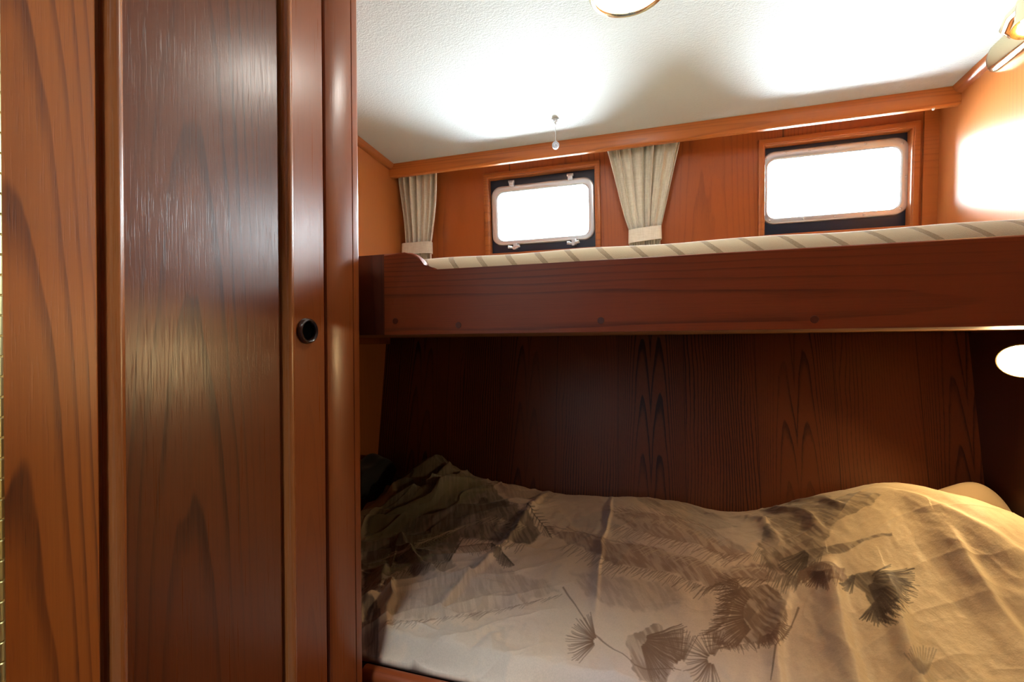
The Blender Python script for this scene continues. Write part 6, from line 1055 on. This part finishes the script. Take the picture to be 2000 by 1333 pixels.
def make_duvet():
    nx, ny = 1400, 640
    xs = np.linspace(HX0, HX1, nx); ys = np.linspace(HY0, HY1, ny)
    X, Y = np.meshgrid(xs, ys)
    Z = np.maximum(duvet_z(X, Y), .4045)
    Yw = HY0+(Y-HY0)*(1-.165*sstep(.52, .66, X))
    Xw = np.where(X < -.5, -.5+(X+.5)*(1-.20*sstep(1.05, 1.28, Y)), X)
    Yb = np.minimum(Yw, 1.5535-(1.067-Z)*.148-.004)
    # ---- printed pattern: cloth colours ----
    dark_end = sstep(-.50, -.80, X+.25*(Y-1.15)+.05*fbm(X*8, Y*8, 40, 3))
    base = np.empty(X.shape+(3,))
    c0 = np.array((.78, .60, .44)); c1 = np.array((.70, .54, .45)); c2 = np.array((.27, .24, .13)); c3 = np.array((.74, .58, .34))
    t = sstep(-.3, .4, fbm(X*5, Y*5, 50, 3))[..., None]
    base[:] = c0*(1-t)+c1*t
    r = sstep(.15, .45, X)[..., None]; base = base*(1-r)+c3*r
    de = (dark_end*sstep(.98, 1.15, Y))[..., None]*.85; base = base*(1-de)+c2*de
    cols = np.array([(.060, .034, .020), (.20, .105, .062), (.29, .165, .115), (.17, .115, .075), (.030, .036, .020), (.21, .20, .10), (.40, .39, .37), (.055, .040, .055), (.70, .55, .38)])
    def put(sl, al, c):
        base[sl] = base[sl]*(1-al[..., None])+cols[c]*al[..., None]
    dx = (HX1-HX0)/(nx-1); dy = (HY1-HY0)/(ny-1)
    sx_, sy_ = X+.02*fbm(X*9, Y*9, 71, 2), Y+.03*fbm(X*7, Y*7, 72, 2)
    tex = .52+.48*sstep(-.28, .22, fbm(sx_*150+sy_*90, sy_*26-sx_*18, 70, 3))
    for c, al, rag, pts in MASSES:
        p = np.array(pts); m = rag*2+.01
        i0 = max(0, int((p[:, 0].min()-m-HX0)/dx)); i1 = min(nx, int((p[:, 0].max()+m-HX0)/dx)+2)
        j0 = max(0, int((p[:, 1].min()-m-HY0)/dy)); j1 = min(ny, int((p[:, 1].max()+m-HY0)/dy)+2)
        if i1 <= i0 or j1 <= j0: continue
        sl = (slice(j0, j1), slice(i0, i1)); x = X[sl]; y = Y[sl]
        qx = x+rag*.7*fbm(x*70, y*70, 80+c, 3)+rag*fbm(x*22, y*22, 90+c, 2); qy = y+rag*.7*fbm(x*70, y*70, 84+c, 3)+rag*fbm(x*22, y*22, 94+c, 2)
        ins = np.zeros(x.shape, bool); dm = np.full(x.shape, 9.)
        for k in range(len(p)):
            (ax, ay), (bx, by) = p[k], p[(k+1) % len(p)]
            if ay != by:
                cr = ((ay > qy) != (by > qy)) & (qx < (bx-ax)*(qy-ay)/(by-ay)+ax); ins ^= cr
            dm = np.minimum(dm, seg_dist(qx, qy, ax, ay, bx, by)[0])
        sd = np.where(ins, dm, -dm); soft = .0015 if rag < .011 else rag*.35
        put(sl, al*sstep(-soft, soft, sd)*(.8 if c == 6 else .55+.45*tex[sl] if c in (0, 4, 5) else tex[sl]), c)
    for c, al, w, ax, ay, bx, by in BARBS:
        m = .006
        i0 = max(0, int((min(ax, bx)-m-HX0)/dx)); i1 = min(nx, int((max(ax, bx)+m-HX0)/dx)+2)
        j0 = max(0, int((min(ay, by)-m-HY0)/dy)); j1 = min(ny, int((max(ay, by)+m-HY0)/dy)+2)
        if i1 <= i0 or j1 <= j0: continue
        sl = (slice(j0, j1), slice(i0, i1))
        d, s, t = seg_dist(X[sl], Y[sl], ax, ay, bx, by)
        ww = w*(1.15-.75*t); put(sl, al*sstep(ww+.0008, ww*.35, d), c)
    # ---- mesh: printed top and a plain closing underside ----
    nv = nx*ny
    loopi = list(range(nx))+[j*nx+nx-1 for j in range(1, ny)]+[(ny-1)*nx+i for i in range(nx-2, -1, -1)]+[j*nx for j in range(ny-2, 0, -1)]
    L = np.array(loopi); nl = len(L)
    P0 = np.stack([Xw, Yb, Z], -1).reshape(-1, 3); PL = P0[L].copy(); PL[:, 2] = .4015; PL[:, 1] = np.minimum(PL[:, 1], 1.450)
    co = np.concatenate([P0, PL])
    jj, ii = np.meshgrid(np.arange(ny-1), np.arange(nx-1), indexing='ij')
    a = (jj*nx+ii).ravel(); top = np.stack([a, a+1, a+1+nx, a+nx], -1)
    K = np.arange(nl)+nv; rimf = np.stack([L, K, np.roll(K, -1), np.roll(L, -1)], -1)
    F = np.concatenate([top, rimf]).astype(np.int32)
    idx = np.concatenate([F.ravel(), K[::-1].astype(np.int32)]); starts = np.append(np.arange(0, F.size, 4), F.size).astype(np.int32)
    nvt = nv+nl
    me = bpy.data.meshes.new('duvet')
    me.vertices.add(nvt); me.vertices.foreach_set('co', co.ravel().astype(np.float32))
    me.loops.add(idx.size); me.loops.foreach_set('vertex_index', idx)
    me.polygons.add(len(starts)); me.polygons.foreach_set('loop_start', starts)
    me.update(calc_edges=True)
    me.polygons.foreach_set('use_smooth', np.ones(len(starts), bool))
    at = me.color_attributes.new('print', 'FLOAT_COLOR', 'POINT')
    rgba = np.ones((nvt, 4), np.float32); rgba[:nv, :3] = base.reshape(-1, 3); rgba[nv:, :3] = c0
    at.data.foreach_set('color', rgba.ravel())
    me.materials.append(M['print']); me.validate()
    o = bpy.data.objects.new('duvet', me); C.objects.link(o)
    return o
tag(make_duvet(), 'rumpled duvet printed with brown feathers, spread over the lower bunk', 'duvet')

def cushion(name, cx, cy, cz, sx, sy, sz, rz, mat, seed, tilt=0):
    bm = bmesh.new(); n = 36; Mx = Matrix.Translation((cx, cy, cz)) @ Matrix.Rotation(rz, 4, 'Z') @ Matrix.Rotation(tilt, 4, 'Y')
    g = {}
    for s in (1, -1):
        for i in range(n+1):
            for j in range(n+1):
                u = -1+2*i/n; v = -1+2*j/n
                edge = (1-u**4)*(1-v**4)
                if s == -1 and edge == 0: g[(s, i, j)] = g[(1, i, j)]; continue
                h = sz*edge**.55*s*(1+.10*math.sin(u*4+seed)+.08*math.sin(v*5+seed*2))
                k = 1-.06*(u*u*v*v)
                g[(s, i, j)] = bm.verts.new(Mx @ Vector((u*sx*k, v*sy*k, h)))
    for s in (1, -1):
        for i in range(n):
            for j in range(n):
                f = [g[(s, i, j)], g[(s, i+1, j)], g[(s, i+1, j+1)], g[(s, i, j+1)]]
                bm.faces.new(f if s > 0 else f[::-1])
    return obj(name, bm, mat, None, 70)
tag(cushion('pillow', .742, 1.405, .592, .084, .050, .085, R(0), M['pillow'], 1.), 'pillow behind the mound of the duvet at the right', 'pillow')
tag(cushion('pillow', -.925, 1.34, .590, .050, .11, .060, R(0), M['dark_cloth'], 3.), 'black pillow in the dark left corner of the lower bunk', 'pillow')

# ================= CURTAINS =================
def curtain(xa, xb, ga, gb, zt, zg, seed, label, flare, lean=0.):
    rnd = random.Random(seed)
    root = thing('curtain', label, 'curtain', ((xa+xb)/2, 1.64, zt), 'linen curtains tied between the windows')
    nu, nv = 170, 60
    ph = [rnd.uniform(0, 6.28) for _ in range(6)]
    def pleat(u, v):
        w = u+.018*math.sin(u*17+ph[0])+.010*math.sin(u*31+ph[1]+v*1.5)
        s = .5+.5*math.sin(w*2*math.pi*6.5+ph[2])
        return s**1.7+.28*math.sin(w*2*math.pi*13+ph[3]+v)
    def pt(u, v):
        z = zt+(zg-zt)*v
        k = v**1.25
        x0 = xa+(ga-xa)*k+.004*math.sin(v*5+ph[4]); x1 = xb+(gb-xb)*k+.004*math.sin(v*4+ph[5])
        # pull the folds sideways so they overlap like gathered cloth
        uu = u+.024*math.sin(u*2*math.pi*6.5+ph[2]+1.2)
        x = x0+(x1-x0)*uu
        amp = (.030+.010*math.sin(u*9+ph[1]))*(1-.50*v)
        bow = -.012*math.sin(math.pi*v)*math.sin(math.pi*u)
        return Vector((x, 1.646-amp*pleat(u, v)+bow+.01*v, z))
    bm = bmesh.new()
    g = [[bm.verts.new(pt(i/nu, j/nv)) for j in range(nv+1)] for i in range(nu+1)]
    for i in range(nu):
        for j in range(nv): bm.faces.new((g[i][j], g[i+1][j], g[i+1][j+1], g[i][j+1]))
    o = obj('cloth', bm, M['linen'], root, 80)
    sd = o.modifiers.new('thick', 'SOLIDIFY'); sd.thickness = .0014; sd.offset = 0
    # tail below the band, down onto the shelf
    bm = bmesh.new(); nb = 12
    g = []
    for i in range(nu+1):
        col = []
        for j in range(nb+1):
            v = j/nb; u = i/nu; p = pt(u, 1)
            cx = (ga+gb)/2
            col.append(bm.verts.new((cx+(p.x-cx)*(1+flare*v), p.y, zg-(zg-1.2245)*v)))
        g.append(col)
    for i in range(nu):
        for j in range(nb): bm.faces.new((g[i][j], g[i+1][j], g[i+1][j+1], g[i][j+1]))
    o = obj('hem', bm, M['linen'], root, 80); sd = o.modifiers.new('thick', 'SOLIDIFY'); sd.thickness = .0014; sd.offset = 0
    # stiff tie band
    bm = bmesh.new(); cx = (ga+gb)/2; hw = (gb-ga)/2+.003; n = 48; L = []
    for (dz, e) in ((.0, .0), (.001, .0012), (-.045, .0020), (-.046, .0)):
        ring = []
        for k in range(n):
            a = 2*math.pi*k/n
            ca, sa = math.cos(a), math.sin(a)
            x = cx+math.copysign(abs(ca)**.45, ca)*(hw+e); y = 1.638+math.copysign(abs(sa)**.6, sa)*(.018+e)
            ring.append(bm.verts.new((x, y, zg+.004+dz+lean*(x-cx))))
        L.append(ring)
    for a in range(len(L)-1):
        for k in range(n): bm.faces.new((L[a][k], L[a][(k+1) % n], L[a+1][(k+1) % n], L[a+1][k]))
    o = obj('tie_band', bm, M['linen'], root, 50); sd = o.modifiers.new('thick', 'SOLIDIFY'); sd.thickness = .002; sd.offset = -1
    return root
curtain(-.983, -.795, -.957, -.835, 1.742, 1.442, 5, 'gathered linen curtain in the left corner, tied with a band', .0)
curtain(-.152, .108, -.068, .033, 1.742, 1.430, 9, 'gathered linen curtain between the two port windows', .0, .08)

# ================= LAMPS AND FITTINGS =================
cl = thing('ceiling_lamp', 'round brass-rimmed ceiling lamp glowing white at the top', 'ceiling lamp', (-.040, .985, ceil_z(.985)))
tilt = math.atan(.06)
CM = Matrix.Translation((-.040, .982, ceil_z(.982))) @ Matrix.Rotation(math.pi, 4, 'X') @ Matrix.Rotation(tilt, 4, 'X')
bm = bmesh.new(); lathe(bm, [(.060, .0), (.080, .0), (.0825, .004), (.0815, .012), (.077, .0165), (.071, .017), (.068, .014), (.0665, .008), (.060, .006)], CM, 64, True)
obj('rim', bm, M['brass'], cl, 40)
bm = bmesh.new(); lathe(bm, [(0, .026), (.02, .0255), (.04, .022), (.056, .016), (.066, .009), (.067, .004), (0, .004)], CM, 64)
obj('lamp_glass', bm, M['lampglass'], cl, 60)
bm = bmesh.new(); lathe(bm, [(0, .004), (.003, .003), (.0042, 0)], CM @ Matrix.Translation((-.055, .055, .0145)), 14)
obj('screw', bm, M['brass'], cl, 40)

# ceiling pull with bead chain
cy = 1.445; cz = ceil_z(cy); pc = thing('light_pull', 'small bead chain with round clear pull hanging from the ceiling', 'light pull', (-.289, cy, cz))
bm = bmesh.new(); lathe(bm, [(0, 0), (.013, .0), (.013, .002), (.007, .0045), (.0065, .008), (.0105, .0085), (.0105, .011), (.004, .013), (.004, .019), (0, .019)], axis_m((-.289, cy, cz), (0, 0, -1)), 24)
obj('mount', bm, M['chrome'], pc, 40)
bm = bmesh.new(); z = cz-.020
while z > cz-.070:
    bmesh.ops.create_icosphere(bm, subdivisions=1, radius=.0012, matrix=Matrix.Translation((-.289, cy, z))); z -= .0030
tube(bm, [(-.289, cy, cz-.018), (-.289, cy, cz-.072)], .0004, 6)
obj('bead_chain', bm, M['chrome'], pc, 60)
bm = bmesh.new(); lathe(bm, [(0, .003), (.002, .0042), (.004, .0020), (.0075, .0020), (.009, .0040), (.0115, .0036), (.012, 0), (.0115, -.0036), (.009, -.004), (0, -.002)], axis_m((-.289, cy, cz-.083), (.3, -1, 0)), 32)
bmesh.ops.create_cone(bm, segments=12, radius1=.003, radius2=.002, depth=.006, cap_ends=True, matrix=Matrix.Translation((-.289, cy, cz-.070)))
obj('pull_knob', bm, plain('clear_grey_plastic', (.55, .56, .62), .15, .3), pc, 40)

# warm reading light on the right wall under the upper berth
rl = thing('reading_light', 'small lit reading light on the right wall under the upper bunk', 'reading light', (XR, 1.40, 1.0))
BM = axis_m((XR, 1.395, .998), (-1, 0, 0))
bm = bmesh.new(); lathe(bm, [(0, 0), (.030, 0), (.030, .004), (.024, .008), (.008, .010), (.007, .020), (0, .020)], BM, 32); obj('wall_base', bm, M['brass'], rl, 40)
aim = Vector((-.48, -.80, -.55)).normalized(); hp = Vector((.792, 1.300, 1.001))
bm = bmesh.new(); tube(bm, [(XR-.018, 1.395, .998), (XR-.026, 1.392, 1.0), tuple(hp-aim*.03)], .005, 10); obj('arm', bm, M['brass'], rl, 40)
HM = axis_m(tuple(hp-aim*.035), tuple(aim)) @ Matrix.Scale(1.16, 4)
bm = bmesh.new(); lathe(bm, [(0, 0), (.014, .0), (.022, .008), (.036, .034), (.0375, .040), (.0355, .040), (.034, .034), (.020, .010), (0, .006)], HM, 40); obj('lamp_shade', bm, M['brass'], rl, 40)
bm = bmesh.new(); lathe(bm, [(0, .0375), (.014, .037), (.026, .0355), (.0335, .033), (.0335, .031), (0, .030)], HM, 40); obj('bulb', bm, M['bulb'], rl, 60, label='glowing warm bulb')

# swivelling brass wall lamp high on the right wall
wl = thing('wall_lamp', 'polished brass swivel lamp high on the right wall', 'wall lamp', (XR, 1.385, 1.735))
bm = bmesh.new()
KM2 = axis_m((XR, 1.392, 1.737), (-1, 0, 0))
# oblong rounded back plate
def stad(L, r, n=12):
    return [(L+r*math.cos(R(a)), r*math.sin(R(a))) for a in np.linspace(-90, 90, n)]+[(-L+r*math.cos(R(a)), r*math.sin(R(a))) for a in np.linspace(90, 270, n)]
rows = []
for h, s in ((0, 1.), (.010, 1.), (.020, .93), (.026, .78), (.028, .55)):
    rows.append([bm.verts.new(Vector((XR-h, 1.362-u*(1-(1-s)*.6), 1.738+v*s))) for u, v in [(a*(1 if True else 0), b) for a, b in stad(.052, .038)]])
for a in range(len(rows)-1):
    for k in range(24): bm.faces.new((rows[a][k], rows[a][(k+1) % 24], rows[a+1][(k+1) % 24], rows[a+1][k]))
bm.faces.new(rows[-1]); bm.faces.new(rows[0][::-1])
obj('back_plate', bm, M['brass'], wl, 50)
bm = bmesh.new()
tube(bm, [(XR-.026, 1.345, 1.752), (XR-.046, 1.335, 1.760), (XR-.056, 1.30, 1.768), (XR-.058, 1.262, 1.768)], .013, 20); obj('swivel', bm, M['brass'], wl, 40)
bm = bmesh.new()
SM = axis_m((XR-.058, 1.245, 1.778), (-.12, -.25, -.96))
lathe(bm, [(0, 0), (.012, .001), (.020, .006), (.0235, .016), (.0245, .022), (.0235, .024), (.0245, .026), (.026, .060), (.034, .085), (.0325, .085), (.024, .060), (.020, .020), (0, .012)], SM, 36)
obj('lamp_shade', bm, M['brass'], wl, 40)
bm = bmesh.new(); bmesh.ops.create_uvsphere(bm, u_segments=20, v_segments=12, radius=.018, matrix=SM @ Matrix.Translation((0, 0, .058))); obj('bulb', bm, M['bulb_up'], wl, 60)
